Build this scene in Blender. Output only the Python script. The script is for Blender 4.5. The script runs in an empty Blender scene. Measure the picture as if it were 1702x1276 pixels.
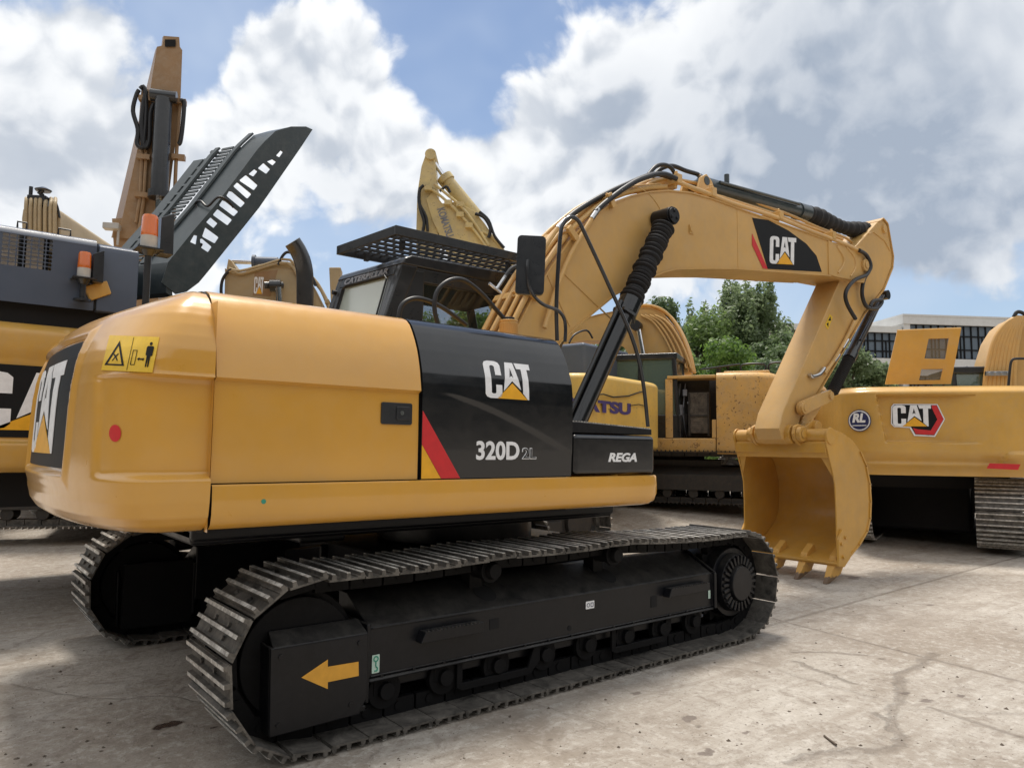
import bpy, bmesh, math, random
from mathutils import Vector, Matrix
random.seed(7)
R = math.radians
sc = bpy.context.scene
COL = sc.collection

# ------------------------------------------------------------------ camera model
W0, H0, FPX = 1702.0, 1276.0, 1213.1
CAM = Vector((-3.4005, -4.9325, 1.5183))
YAW, PIT, ROL = R(51.107), R(4.992), R(0.6686)
cF = Vector((math.cos(PIT)*math.cos(YAW), math.cos(PIT)*math.sin(YAW), math.sin(PIT)))
_r = Vector((math.sin(YAW), -math.cos(YAW), 0)); _u = _r.cross(cF)
cR = _r*math.cos(ROL)+_u*math.sin(ROL); cU = -_r*math.sin(ROL)+_u*math.cos(ROL)

def ray(px, py):
    return cF + cR*((px-W0/2)/FPX) + cU*((H0/2-py)/FPX)

def at(px, py, ax, val):
    """survey helper: the point seen at a photo pixel, on a known real plane"""
    d = ray(px, py); i = 'xyz'.index(ax)
    return CAM + d*((val-CAM[i])/d[i])

def at_depth(px, py, dep):
    return CAM + ray(px, py)*dep

class Frame:
    """local frame of a parked machine: x forward, y left, z up"""
    def __init__(s, x, y, z, yaw):
        s.loc = Vector((x, y, z)); s.yaw = R(yaw)
        s.M = Matrix.Translation(s.loc) @ Matrix.Rotation(s.yaw, 4, 'Z'); s.I = s.M.inverted()
    def at(s, px, py, ax, val):
        o = s.I @ CAM; d = (s.I.to_3x3() @ ray(px, py)); i = 'xyz'.index(ax)
        return o + d*((val-o[i])/d[i])
    def xz(s, y, pts):
        return [(p.x, p.z) for p in (s.at(a, b, 'y', y) for a, b in pts)]
WORLD = Frame(0, 0, 0, 0)

# ------------------------------------------------------------------ materials
def new_mat(name):
    m = bpy.data.materials.new(name); m.use_nodes = True
    nt = m.node_tree; b = nt.nodes['Principled BSDF']
    return m, nt, b

def N(nt, t, **kw):
    n = nt.nodes.new(t)
    for k, v in kw.items():
        if k in n.inputs: n.inputs[k].default_value = v
        else: setattr(n, k, v)
    return n

def noise(nt, scale, detail=6, rough=.6, vec=None, dist=0):
    n = nt.nodes.new('ShaderNodeTexNoise')
    n.inputs['Scale'].default_value = scale; n.inputs['Detail'].default_value = detail
    n.inputs['Roughness'].default_value = rough; n.inputs['Distortion'].default_value = dist
    if vec: nt.links.new(vec, n.inputs['Vector'])
    return n.outputs['Fac']

def ramp(nt, fac, a, b, ca=(0, 0, 0, 1), cb=(1, 1, 1, 1)):
    n = nt.nodes.new('ShaderNodeValToRGB'); e = n.color_ramp.elements
    e[0].position = a; e[1].position = b; e[0].color = ca; e[1].color = cb
    nt.links.new(fac, n.inputs['Fac']); return n.outputs['Color']

def mixc(nt, fac, a, b, mode='MIX'):
    n = nt.nodes.new('ShaderNodeMix'); n.data_type = 'RGBA'; n.blend_type = mode
    for sock, v in ((n.inputs[0], fac), (n.inputs[6], a), (n.inputs[7], b)):
        if hasattr(v, 'links') or isinstance(v, bpy.types.NodeSocket): nt.links.new(v, sock)
        else: sock.default_value = v
    return n.outputs[2]

def math_(nt, op, a, b=None, c=None, clamp=False):
    n = nt.nodes.new('ShaderNodeMath'); n.operation = op; n.use_clamp = clamp
    for i, v in enumerate((a, b, c)):
        if v is None: continue
        if isinstance(v, bpy.types.NodeSocket): nt.links.new(v, n.inputs[i])
        else: n.inputs[i].default_value = v
    return n.outputs[0]

def coords(nt, kind='Object'):
    return nt.nodes.new('ShaderNodeTexCoord').outputs[kind]

def bump(nt, b, h, strength=.2, dist=.01):
    n = nt.nodes.new('ShaderNodeBump'); n.inputs['Strength'].default_value = strength
    n.inputs['Distance'].default_value = dist
    nt.links.new(h, n.inputs['Height']); nt.links.new(n.outputs[0], b.inputs['Normal'])

def rgba(c): return (c[0], c[1], c[2], 1)

def paint(name, col, rough=.35, coat=.35, var=.12, dust=.15, dustcol=(.42, .36, .28), scale=1.3, rust=0, wave=.05, settle=0):
    m, nt, b = new_mat(name); v = coords(nt)
    n1 = noise(nt, scale, 8, .65, v)
    dark = tuple(c*(1-var*1.6) for c in col); light = tuple(min(1, c*(1+var)) for c in col)
    c = mixc(nt, ramp(nt, n1, .3, .7), rgba(dark), rgba(light))
    n2 = noise(nt, scale*5, 10, .7, v, .6)
    mp = nt.nodes.new('ShaderNodeMapping'); mp.inputs['Scale'].default_value = (9, 9, .8)
    nt.links.new(v, mp.inputs['Vector'])
    n3 = noise(nt, 1.6, 6, .7, mp.outputs[0])
    dmask = math_(nt, 'MULTIPLY', ramp(nt, n2, .42, .8), dust*2.2, clamp=True)
    smask = math_(nt, 'MULTIPLY', ramp(nt, n3, .5, .8), dust*1.4, clamp=True)
    c = mixc(nt, math_(nt, 'MAXIMUM', dmask, smask), c, rgba(dustcol))
    if settle:
        # dust lying on upward faces
        ge = nt.nodes.new('ShaderNodeNewGeometry'); sx = nt.nodes.new('ShaderNodeSeparateXYZ'); nt.links.new(ge.outputs['Normal'], sx.inputs[0])
        n5 = noise(nt, scale*3, 10, .72, v, .4)
        c = mixc(nt, math_(nt, 'MULTIPLY', math_(nt, 'MULTIPLY', ramp(nt, sx.outputs['Z'], .45, .85), ramp(nt, n5, .30, .68)), settle), c, rgba(dustcol))
    if rust:
        n4 = noise(nt, 13, 12, .72, v, 1.0)
        c = mixc(nt, ramp(nt, n4, .70-rust*.1, .73-rust*.1), c, (.09, .035, .015, 1))
    nt.links.new(c, b.inputs['Base Color'])
    rr = ramp(nt, n2, .25, .8, (rough*.8,)*3+(1,), (min(1, rough*1.5),)*3+(1,))
    nt.links.new(rr, b.inputs['Roughness'])
    b.inputs['Coat Weight'].default_value = coat; b.inputs['Coat Roughness'].default_value = .12
    nb = noise(nt, 2.2, 3, .5, v); nb2 = noise(nt, 60, 2, .5, v)
    bump(nt, b, math_(nt, 'ADD', nb, math_(nt, 'MULTIPLY', nb2, .012)), wave*2.2, .06)
    return m

def flat(name, col, rough=.5, metal=0, coat=0):
    m, nt, b = new_mat(name); v = coords(nt)
    n1 = noise(nt, 14, 6, .7, v)
    c = mixc(nt, ramp(nt, n1, .3, .75), rgba(tuple(x*.88 for x in col)), rgba(tuple(min(1, x*1.08) for x in col)))
    nt.links.new(c, b.inputs['Base Color']); b.inputs['Roughness'].default_value = rough
    b.inputs['Metallic'].default_value = metal; b.inputs['Coat Weight'].default_value = coat
    return m

M = {}
YEL = (.655, .335, .045)
M['yellow'] = paint('cat_yellow_paint', YEL, .30, .85, .05, .04, wave=.075)
M['boomyel'] = paint('boom_yellow_paint', (.62, .37, .115), .43, .25, .09, .12, wave=.03)
M['bucketyel'] = paint('bucket_yellow_paint', (.60, .32, .05), .43, .2, .12, .12, wave=.03)
M['oldyel'] = paint('worn_yellow_paint', (.60, .34, .09), .5, .1, .12, .25, rust=.5)
M['rustyel'] = paint('rusty_yellow_paint', (.62, .36, .10), .5, .1, .14, .22, rust=1.15)
M['paleyel'] = paint('faded_pale_yellow_paint', (.62, .49, .22), .55, .1, .16, .3, rust=.95)
M['tanyel'] = paint('dusty_tan_paint', (.42, .32, .18), .6, .05, .12, .3, rust=.3)
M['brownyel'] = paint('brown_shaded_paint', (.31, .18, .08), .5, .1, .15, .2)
M['komyel'] = paint('lemon_yellow_paint', (.80, .52, .11), .45, .2, .1, .14, rust=.75)
M['hyel'] = paint('new_yellow_paint', (.64, .36, .07), .36, .35, .08, .10)
M['black'] = paint('gloss_black_paint', (.006, .007, .009), .17, .3, .1, .01, wave=.035)
M['chassis'] = paint('black_chassis_paint', (.0045, .005, .0075), .36, .05, .2, .035, dustcol=(.12, .112, .10), scale=3, settle=.55)
M['chassis'].node_tree.nodes['Principled BSDF'].inputs['Specular IOR Level'].default_value = .30
M['chassis2'] = paint('dusty_black_chassis', (.022, .020, .019), .6, .0, .2, .3, dustcol=(.09, .07, .05), scale=3)
M['slate'] = paint('slate_grey_hood_paint', (.066, .086, .13), .42, .12, .10, .05, dustcol=(.13, .14, .16))
M['greenblack'] = paint('dark_green_grey_paint', (.028, .042, .048), .34, .2, .15, .15, dustcol=(.13, .14, .14), scale=2, settle=.5)
M['cabblack'] = paint('cab_black_paint', (.016, .018, .022), .28, .4, .1, .07, dustcol=(.10, .10, .10))
M['rubber'] = flat('black_rubber_hose', (.012, .012, .014), .45)
M['iron'] = paint('dark_running_gear', (.0045, .0045, .0055), .6, 0, .2, .05, dustcol=(.04, .036, .03), scale=6)
M['boot'] = flat('black_fabric_boot', (.012, .012, .014), .8)
M['dark'] = flat('dark_void', (.006, .006, .007), .9)
M['iron'].node_tree.nodes['Principled BSDF'].inputs['Specular IOR Level'].default_value = .2
M['white'] = flat('white_vinyl', (.84, .85, .87), .4)
M['grey'] = flat('grey_vinyl', (.20, .21, .24), .5)
M['red'] = flat('red_vinyl', (.62, .025, .03), .4)
M['dyel'] = flat('yellow_vinyl', (.84, .42, .02), .4)
M['labyel'] = flat('label_yellow_vinyl', (.78, .50, .03), .4)
M['dblk'] = flat('black_vinyl', (.010, .0105, .012), .5); M['dblk'].node_tree.nodes['Principled BSDF'].inputs['Specular IOR Level'].default_value = .18
M['blue'] = flat('faded_blue_vinyl', (.07, .05, .20), .6)
M['navy'] = flat('navy_vinyl', (.02, .03, .11), .4)
M['green'] = flat('green_vinyl', (.04, .30, .20), .5)
M['mint'] = flat('pale_mint_vinyl', (.50, .66, .58), .5)
M['arrow'] = flat('orange_yellow_vinyl', (.72, .36, .04), .5)
M['steel'] = flat('bright_steel', (.55, .55, .56), .28, 1)
M['chrome'] = flat('chrome_rod', (.75, .75, .77), .12, 1)
M['lens'] = flat('grey_lens', (.5, .48, .45), .3)

def tooth_mat():
    m, nt, b = new_mat('scuffed_tooth_paint'); v = coords(nt); sx = nt.nodes.new('ShaderNodeSeparateXYZ'); nt.links.new(v, sx.inputs[0])
    n1 = noise(nt, 18, 8, .7, v); h = math_(nt, 'MULTIPLY_ADD', n1, -.14, sx.outputs['Z'])
    c = mixc(nt, ramp(nt, h, -.05, .0, (1, 1, 1, 1), (0, 0, 0, 1)), (.63, .35, .08, 1), (.16, .10, .06, 1))
    c = mixc(nt, ramp(nt, n1, .60, .68), c, (.22, .13, .07, 1))
    nt.links.new(c, b.inputs['Base Color']); b.inputs['Roughness'].default_value = .5
    return m
M['toothmat'] = tooth_mat()
def shoe_mat():
    m, nt, b = new_mat('track_shoe_steel'); v = coords(nt, 'Object')
    oi = nt.nodes.new('ShaderNodeObjectInfo')
    va = nt.nodes.new('ShaderNodeVectorMath'); va.operation = 'ADD'
    nt.links.new(v, va.inputs[0])
    vs = nt.nodes.new('ShaderNodeVectorMath'); vs.operation = 'SCALE'; vs.inputs[0].default_value = (7, 5, 3)
    nt.links.new(oi.outputs['Random'], vs.inputs['Scale']); nt.links.new(vs.outputs[0], va.inputs[1])
    n1 = noise(nt, 9, 9, .75, va.outputs[0], .5)
    c = mixc(nt, ramp(nt, n1, .35, .72), (.035, .033, .03, 1), (.23, .21, .185, 1))
    nt.links.new(c, b.inputs['Base Color']); b.inputs['Roughness'].default_value = .55
    b.inputs['Metallic'].default_value = .3
    bump(nt, b, n1, .5, .006)
    return m
M['shoe'] = shoe_mat()
def edge_mat():
    m, nt, b = new_mat('worn_grouser_steel'); v = coords(nt)
    n1 = noise(nt, 22, 9, .75, v, .4)
    c = mixc(nt, ramp(nt, n1, .36, .62), (.20, .185, .165, 1), (.74, .71, .66, 1))
    nt.links.new(c, b.inputs['Base Color']); b.inputs['Roughness'].default_value = .45; b.inputs['Metallic'].default_value = .15
    return m
M['edge'] = edge_mat()

def glass_mat(name, tint, rough=.04, alpha=.35):
    m, nt, b = new_mat(name)
    b.inputs['Base Color'].default_value = rgba(tint); b.inputs['Roughness'].default_value = rough
    b.inputs['Alpha'].default_value = alpha; b.inputs['Specular IOR Level'].default_value = .9
    b.inputs['Coat Weight'].default_value = .6; b.inputs['Coat Roughness'].default_value = .03
    return m
M['glass'] = glass_mat('tinted_cab_glass', (.02, .03, .03), alpha=.28)
M['rearglass'] = glass_mat('dusty_rear_glass', (.42, .50, .48), .12, .88)
M['cabglass'] = glass_mat('greenish_cab_glass', (.11, .16, .14), .08, .78)
M['bglass'] = glass_mat('building_glass', (.16, .20, .25), .12, 1.0)
def amber():
    m, nt, b = new_mat('amber_lens')
    b.inputs['Base Color'].default_value = (.85, .20, .015, 1); b.inputs['Roughness'].default_value = .15
    b.inputs['Transmission Weight'].default_value = .35; b.inputs['Coat Weight'].default_value = .5
    return m
M['amber'] = amber()

# ------------------------------------------------------------------ mesh builder
class MB:
    def __init__(s): s.v = []; s.f = []; s.m = []
    def add(s, vs, fs, mat=0):
        o = len(s.v); s.v += [tuple(v) for v in vs]
        s.f += [tuple(i+o for i in f) for f in fs]; s.m += [mat]*len(fs); return s
    def box(s, x0, x1, y0, y1, z0, z1, mat=0, mx=None):
        if x0 > x1: x0, x1 = x1, x0
        if y0 > y1: y0, y1 = y1, y0
        if z0 > z1: z0, z1 = z1, z0
        vs = [Vector(p) for p in ((x0, y0, z0), (x1, y0, z0), (x1, y1, z0), (x0, y1, z0), (x0, y0, z1), (x1, y0, z1), (x1, y1, z1), (x0, y1, z1))]
        if mx is not None: vs = [mx @ v for v in vs]
        return s.add(vs, [(0, 3, 2, 1), (4, 5, 6, 7), (0, 1, 5, 4), (1, 2, 6, 5), (2, 3, 7, 6), (3, 0, 4, 7)], mat)
    def prism(s, poly, ax, a, b, mat=0, mx=None):
        """poly in the two remaining axes (x,z) for y, (y,z) for x, (x,y) for z"""
        area = sum(poly[i-1][0]*poly[i][1]-poly[i][0]*poly[i-1][1] for i in range(len(poly)))
        if a > b: a, b = b, a
        if area < 0: poly = poly[::-1]
        n = len(poly)
        def mk(p, t): return {'y': (p[0], t, p[1]), 'x': (t, p[0], p[1]), 'z': (p[0], p[1], t)}[ax]
        vs = [Vector(mk(p, a)) for p in poly]+[Vector(mk(p, b)) for p in poly]
        if mx is not None: vs = [mx @ v for v in vs]
        fs = [tuple(range(n))[::-1], tuple(range(n, 2*n))]+[(i, (i+1) % n, n+(i+1) % n, n+i) for i in range(n)]
        if ax == 'y': fs = [f[::-1] for f in fs]
        return s.add(vs, fs, mat)
    def tube(s, pts, r, n=10, mat=0, smooth=0, closed=False):
        pts = [Vector(p) for p in pts]
        if smooth:
            q = []
            for i in range(len(pts)-1):
                p0 = pts[max(i-1, 0)]; p1 = pts[i]; p2 = pts[i+1]; p3 = pts[min(i+2, len(pts)-1)]
                for k in range(smooth):
                    t = k/smooth
                    q.append(.5*((2*p1)+(p2-p0)*t+(2*p0-5*p1+4*p2-p3)*t*t+(3*p1-p0-3*p2+p3)*t**3))
            q.append(pts[-1]); pts = q
        m = len(pts); rs = r if isinstance(r, (list, tuple)) else [r]*m
        T = [(pts[min(i+1, m-1)]-pts[max(i-1, 0)]).normalized() for i in range(m)]
        u = T[0].orthogonal().normalized(); o = len(s.v); vs = []
        for i in range(m):
            u = (u-T[i]*u.dot(T[i])).normalized(); w = T[i].cross(u)
            for k in range(n):
                a = 2*math.pi*k/n
                vs.append(pts[i]+(u*math.cos(a)+w*math.sin(a))*rs[i])
        fs = [(i*n+k, i*n+(k+1) % n, (i+1)*n+(k+1) % n, (i+1)*n+k) for i in range(m-1) for k in range(n)]
        fs += [tuple(range(n))[::-1], tuple(range((m-1)*n, m*n))]
        return s.add(vs, fs, mat)
    def cyl(s, p0, p1, r0, r1=None, n=24, mat=0):
        return s.tube([p0, p1], [r0, r0 if r1 is None else r1], n, mat)
    def grid(s, fn, nu, nv, mat=0, wrapu=False):
        vs = [fn(i/nu, j/nv) for j in range(nv+1) for i in range(nu+(0 if wrapu else 1))]
        w = nu if wrapu else nu+1
        fs = [(j*w+i, j*w+(i+1) % w, (j+1)*w+(i+1) % w, (j+1)*w+i) for j in range(nv) for i in range(nu)]
        return s.add(vs, fs, mat)
    def build(s, name, mats, parent=None, bevel=0, angle=35, seg=2, recalc=False):
        me = bpy.data.meshes.new(name); me.from_pydata(s.v, [], s.f)
        if not isinstance(mats, (list, tuple)): mats = [mats]
        for m in mats: me.materials.append(M[m] if isinstance(m, str) else m)
        for p, mi in zip(me.polygons, s.m): p.material_index = mi; p.use_smooth = True
        if recalc:
            bm = bmesh.new(); bm.from_mesh(me); bmesh.ops.recalc_face_normals(bm, faces=bm.faces); bm.to_mesh(me); bm.free()
        me.update()
        ob = bpy.data.objects.new(name, me); COL.objects.link(ob)
        if parent: ob.parent = parent
        if bevel:
            md = ob.modifiers.new('b', 'BEVEL'); md.width = bevel; md.segments = seg; md.limit_method = 'ANGLE'
            md.angle_limit = R(32); md.harden_normals = True
        me.set_sharp_from_angle(angle=R(angle))
        return ob

def outline_mesh(splines, thick, res=4):
    """closed outlines (the first ones outer, inner ones holes) -> filled plate mesh data, in local xy, thickness along z"""
    cu = bpy.data.curves.new('o', 'CURVE'); cu.dimensions = '2D'; cu.fill_mode = 'BOTH'; cu.extrude = thick/2
    for sp in splines:
        s = cu.splines.new('POLY'); s.points.add(len(sp)-1); s.use_cyclic_u = True
        for i, p in enumerate(sp): s.points[i].co = (p[0], p[1], 0, 1)
    ob = bpy.data.objects.new('o', cu); COL.objects.link(ob)
    me = bpy.data.meshes.new_from_object(ob); bpy.data.objects.remove(ob); bpy.data.curves.remove(cu)
    return me

def text_mesh(body, thick, bold=0, shear=0, outline=0):
    cu = bpy.data.curves.new('t', 'FONT'); cu.body = body; cu.extrude = thick/2; cu.offset = bold; cu.shear = shear
    cu.resolution_u = 4
    ob = bpy.data.objects.new('t', cu); COL.objects.link(ob)
    me = bpy.data.meshes.new_from_object(ob); bpy.data.objects.remove(ob); bpy.data.curves.remove(cu)
    return me

def place(me, name, mat, parent, O, U, V, size=None, norm=None, conform=None, cuts=0):
    """lay a local-xy mesh on a surface: O origin, U and V directions. size=(w,h) fits its box"""
    xs = [v.co.x for v in me.vertices]; ys = [v.co.y for v in me.vertices]
    x0, x1, y0, y1 = min(xs), max(xs), min(ys), max(ys)
    U = Vector(U); V = Vector(V); Nn = U.cross(V).normalized() if norm is None else Vector(norm)
    if cuts:
        bm = bmesh.new(); bm.from_mesh(me)
        for k in range(1, cuts):
            bmesh.ops.bisect_plane(bm, geom=bm.verts[:]+bm.edges[:]+bm.faces[:], plane_co=(x0+(x1-x0)*k/cuts, 0, 0), plane_no=(1, 0, 0))
            bmesh.ops.bisect_plane(bm, geom=bm.verts[:]+bm.edges[:]+bm.faces[:], plane_co=(0, y0+(y1-y0)*k/cuts, 0), plane_no=(0, 1, 0))
        bm.to_mesh(me); bm.free()
    for v in me.vertices:
        x, y, z = v.co
        if size: x = (x-x0)/(x1-x0)*size[0]; y = (y-y0)/(y1-y0)*size[1]
        p = Vector(O)+U*x+V*y+Nn*z
        if conform: p = conform(p, z)
        v.co = p
    me.materials.clear(); me.materials.append(M[mat])
    for p in me.polygons: p.use_smooth = False
    ob = bpy.data.objects.new(name, me); COL.objects.link(ob); ob.parent = parent
    return ob

# brand lettering as outlines, unit box 0..1 x 0..1 (letters C, A, T and the triangle)
def rr_poly(x0, y0, x1, y1, c, n=5):
    pts = []
    for cx, cy, a0 in ((x1-c, y0+c, -90), (x1-c, y1-c, 0), (x0+c, y1-c, 90), (x0+c, y0+c, 180)):
        for k in range(n+1):
            a = R(a0+90*k/n); pts.append((cx+c*math.cos(a), cy+c*math.sin(a)))
    return pts
def letter_C(x, w, h, y0=0):
    t = w*.36; c = w*.30; gap = h*.13
    P = [(x+w, h*.62), (x+w, h-c), (x+w-c*.3, h-c*.3), (x+w-c, h), (x+c, h), (x+c*.3, h-c*.3), (x, h-c), (x, c), (x+c*.3, c*.3), (x+c, 0), (x+w-c, 0), (x+w-c*.3, c*.3), (x+w, c), (x+w, h*.36),
         (x+w-t, h*.36), (x+w-t, h*.15), (x+w-t*1.2, h*.12), (x+t*1.2, h*.12), (x+t, h*.15), (x+t, h*.85), (x+t*1.2, h*.88), (x+w-t*1.2, h*.88), (x+w-t, h*.85), (x+w-t, h*.62)]
    return [(a, b+y0) for a, b in P]
def cat_logo(O, U, V, w, h, parent, mirror=False, conform=None, cuts=0, mats=('white', 'dyel', 'dblk'), name='lettering'):
    # C 0..0.34, A 0.37..0.72, T 0.66..1 , triangle base y -0.06..0.42
    C_ = [letter_C(0, .345, 1)]
    tri = [(.24, -.0), (.90, -.0), (.56, .42)]
    A_ = [(.44, 1), (.62, 1), (.735, .26), (.56, .49), (.40, .27), (.37, .13)]
    A_ = [(.375, .20), (.465, 1), (.635, 1), (.748, .26), (.565, .49)]
    hole = [(.525, .60), (.565, .66), (.60, .60), (.56, .87), ]
    hole = [(.515, .58), (.56, .63), (.60, .575), (.556, .86)]
    T_ = [(.665, 1), (1.0, 1), (1.0, .84), (.925, .84), (.925, .0), (.90, .0), (.795, .17), (.795, .84), (.70, .84)]
    C_ = [[(a, b) for a, b in C_[0]]]
    obs = []
    def sc_(sp): return [[(a*w, b*h) for a, b in s] for s in sp]
    me = outline_mesh(sc_(C_+[A_, hole, T_]), .003)
    obs.append(place(me, name, mats[0], parent, O, U, V, conform=conform, cuts=cuts))
    me = outline_mesh(sc_([[(.24, 0), (.89, 0), (.565, .43)]]), .003)
    obs.append(place(me, 'triangle_emblem', mats[1], parent, O, U, V, conform=conform, cuts=cuts))
    return obs

# ------------------------------------------------------------------ object helpers
def empty(name, fr, label, cat, group=None):
    o = bpy.data.objects.new(name, None); COL.objects.link(o)
    o.location = fr.loc; o.rotation_euler = (0, 0, fr.yaw); o.empty_display_size = .3
    o['label'] = label; o['category'] = cat
    if group: o['group'] = group
    return o
def tag(o, label, cat, group=None, kind=None):
    if label: o['label'] = label
    if cat: o['category'] = cat
    if group: o['group'] = group
    if kind: o['kind'] = kind
    return o

UY = ((1, 0, 0), (0, 0, 1))      # a face looking to -y: u = +x, v = +z

# ------------------------------------------------------------------ tracks
def track_path(xa, za, ra, xb, zb, rb, sag, carriers, z0):
    """closed loop (x,z) of the chain, clockwise seen from -y: bottom, front, top, rear"""
    pts = []
    n = 40
    for i in range(n+1): pts.append((xa+(xb-xa)*i/n, z0))
    for i in range(1, n): a = -90+180*i/n; pts.append((xb+rb*math.cos(R(a)), zb+rb*math.sin(R(a))))
    tops = [(xb, zb+rb)]+[(cx, cz) for cx, cz in carriers[::-1]]+[(xa, za+ra)]
    for (x0, z_0), (x1, z_1) in zip(tops[:-1], tops[1:]):
        for i in range(30):
            t = i/30; pts.append((x0+(x1-x0)*t, z_0+(z_1-z_0)*t-sag*4*t*(1-t)*abs(x1-x0)))
    pts.append(tops[-1])
    for i in range(1, n): a = 90+180*i/n; pts.append((xa+ra*math.cos(R(a)), za+ra*math.sin(R(a))))
    return pts
def resample(pts, n):
    P = [Vector((p[0], p[1])) for p in pts]+[Vector((pts[0][0], pts[0][1]))]
    L = [0]
    for a, b in zip(P[:-1], P[1:]): L.append(L[-1]+(b-a).length)
    tot = L[-1]; out = []; j = 0
    for k in range(n):
        t = tot*k/n
        while L[j+1] < t: j += 1
        f = (t-L[j])/max(1e-9, L[j+1]-L[j]); out.append(P[j].lerp(P[j+1], f))
    return out, tot/n
def shoe_mb(pitch, y0, y1, seed=0):
    rnd = random.Random(seed); mb = MB()
    # local: x along travel, z outward
    q = pitch
    mb.box(-q*.50, q*.47, y0, y1, 0, .010)
    mb.box(-q*.50-.004, -q*.30, y0, y1, .010, .018)
    for k, gx in enumerate((-q*.44, -q*.05, q*.34)):
        h = .036-.003*rnd.random()
        mb.prism([(gx-.013, .009), (gx-.0095, h), (gx+.0095, h), (gx+.013, .009)], 'y', y0+.001, y1-.001)
        dy = .012*rnd.random()
        mb.box(gx-.0093, gx+.0093, y0+.001, y1-.001-dy, h, h+.003, 1)
    ym = (y0+y1)/2
    for s in (-1, 1):
        mb.box(-q*.53, q*.40, ym+s*.085-.018, ym+s*.085+.018, -.085, 0, 2)
    mb.cyl((0-q*.1, ym-.11, -.045), (0-q*.1, ym+.11, -.045), .026, n=10, mat=2)
    for s in (-1, 1):
        for bx in (-q*.19, q*.13):
            mb.cyl((bx, ym+s*.10, .010), (bx, ym+s*.10, .024), .013, n=6)
    return mb
def track_frames(path, n):
    pts, pitch = resample(path, n); out = []
    for i, p in enumerate(pts):
        a = pts[i-1]; b = pts[(i+1) % n]; t = (b-a).normalized()
        out.append((p, t))
    return out, pitch
def frame_mx(p, t, y=0):
    X = Vector((t.x, 0, t.y)); Z = Vector((t.y, 0, -t.x)); Y = Z.cross(X)
    m = Matrix(((X.x, Y.x, Z.x, p.x), (X.y, Y.y, Z.y, y), (X.z, Y.z, Z.z, p.y), (0, 0, 0, 1)))
    return m

def simple_track(name, parent, mx, hl, r, yc, w, mats=('shoe', 'edge'), n=46, lug=True):
    """a background track: one mesh of shoes"""
    path = track_path(-hl, r, r, hl, r, r, .004, [(-hl*.3, 2*r-.0), (hl*.3, 2*r)], 0)
    fr, pitch = track_frames([(a, b+.03) for a, b in path], n); mb = MB()
    for p, t in fr:
        m = mx @ frame_mx(p, t)
        mb.box(-pitch*.5, pitch*.46, yc-w/2, yc+w/2, -.012, 0, 0, m)
        for gx in (-.34, 0, .34):
            mb.box(gx*pitch-.008, gx*pitch+.008, yc-w/2, yc+w/2, 0, .028, 1, m)
        mb.box(-pitch*.5, pitch*.45, yc-.1, yc+.1, -.09, -.012, 0, m)
    return mb.build(name, mats, parent)

# ================================================================== MAIN EXCAVATOR
def lerp_tab(tab, z, k):
    if z <= tab[0][0]: return tab[0][k]
    for a, b in zip(tab[:-1], tab[1:]):
        if z <= b[0]: return a[k]+(b[k]-a[k])*(z-a[0])/(b[0]-a[0])
    return tab[-1][k]
SEC = [(-1.350, 1.335), (-1.350, 1.60), (-1.346, 1.820), (-1.374, 1.836), (-1.362, 1.905), (-1.352, 1.96), (-1.336, 2.02), (-1.316, 2.08), (-1.288, 2.138), (-1.258, 2.19), (-1.226, 2.235), (-1.19, 2.265), (-1.14, 2.285), (-1.05, 2.296), (-.9, 2.30), (-.60, 2.302)]
SECB = [(-1.356, 1.335), (-1.362, 1.50), (-1.364, 1.65), (-1.366, 1.80), (-1.364, 1.88), (-1.356, 1.95)]+SEC[6:]
def sec_y(z, S=SECB):
    for a, b in zip(S[:-1], S[1:]):
        if a[1] <= z <= b[1]: return a[0]+(b[0]-a[0])*(z-a[1])/(b[1]-a[1])
    return S[0][0]

XS = -2.34
CW = [(1.105, 1.050, -2.469, 4.00), (1.106, 1.240, -2.615, 4.20), (1.118, 1.315, -2.680, 4.50), (1.145, 1.360, -2.720, 4.80), (1.185, 1.385, -2.745, 5.00), (1.250, 1.397, -2.760, 5.00),
      (1.335, 1.400, -2.765, 5.00), (1.352, 1.400, -2.765, 5.00), (1.500, 1.400, -2.760, 5.00), (1.700, 1.400, -2.755, 5.00), (1.800, 1.400, -2.750, 4.80), (1.840, 1.400, -2.745, 4.60),
      (1.900, 1.397, -2.740, 4.20), (1.960, 1.387, -2.730, 3.80), (2.020, 1.372, -2.715, 3.40), (2.080, 1.350, -2.695, 3.00), (2.130, 1.325, -2.665, 3.00), (2.170, 1.295, -2.625, 3.00),
      (2.205, 1.262, -2.575, 3.00), (2.235, 1.225, -2.521, 3.00), (2.262, 1.180, -2.475, 3.00), (2.282, 1.110, -2.430, 3.00), (2.295, 1.000, -2.391, 3.00), (2.300, 0.800, -2.359, 3.00), (2.302, 0.400, -2.336, 3.00)]
def cw_params(z): return tuple(lerp_tab(CW, z, k) for k in (1, 2, 3))
def cw_x(y, z):
    s, r, n = cw_params(z); a = XS-r
    return XS-.3*a-.7*a*max(0, 1-min(1, abs(y)/s)**n)**(1/n)-.12*max(0, 1-(y/s)**2)
def cw_pt(t, z):
    s, r, n = cw_params(z); a = XS-r
    if t < .05: return XS-.3*a*t/.05, -s
    if t > .95: return XS-.3*a*(1-t)/.05, s
    th = math.pi*(t-.05)/.9
    c, sn = math.cos(th), max(0, math.sin(th))
    y = -s*(abs(c)**(2/n))*(1 if c > 0 else -1); x = XS-.3*a-.7*a*(sn**(2/n))-.12*max(0, 1-(y/s)**2)*min(1, a/.3)
    return x, y
def sstep(a, b, x):
    t = max(0, min(1, (x-a)/(b-a))); return t*t*(3-2*t)

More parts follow.
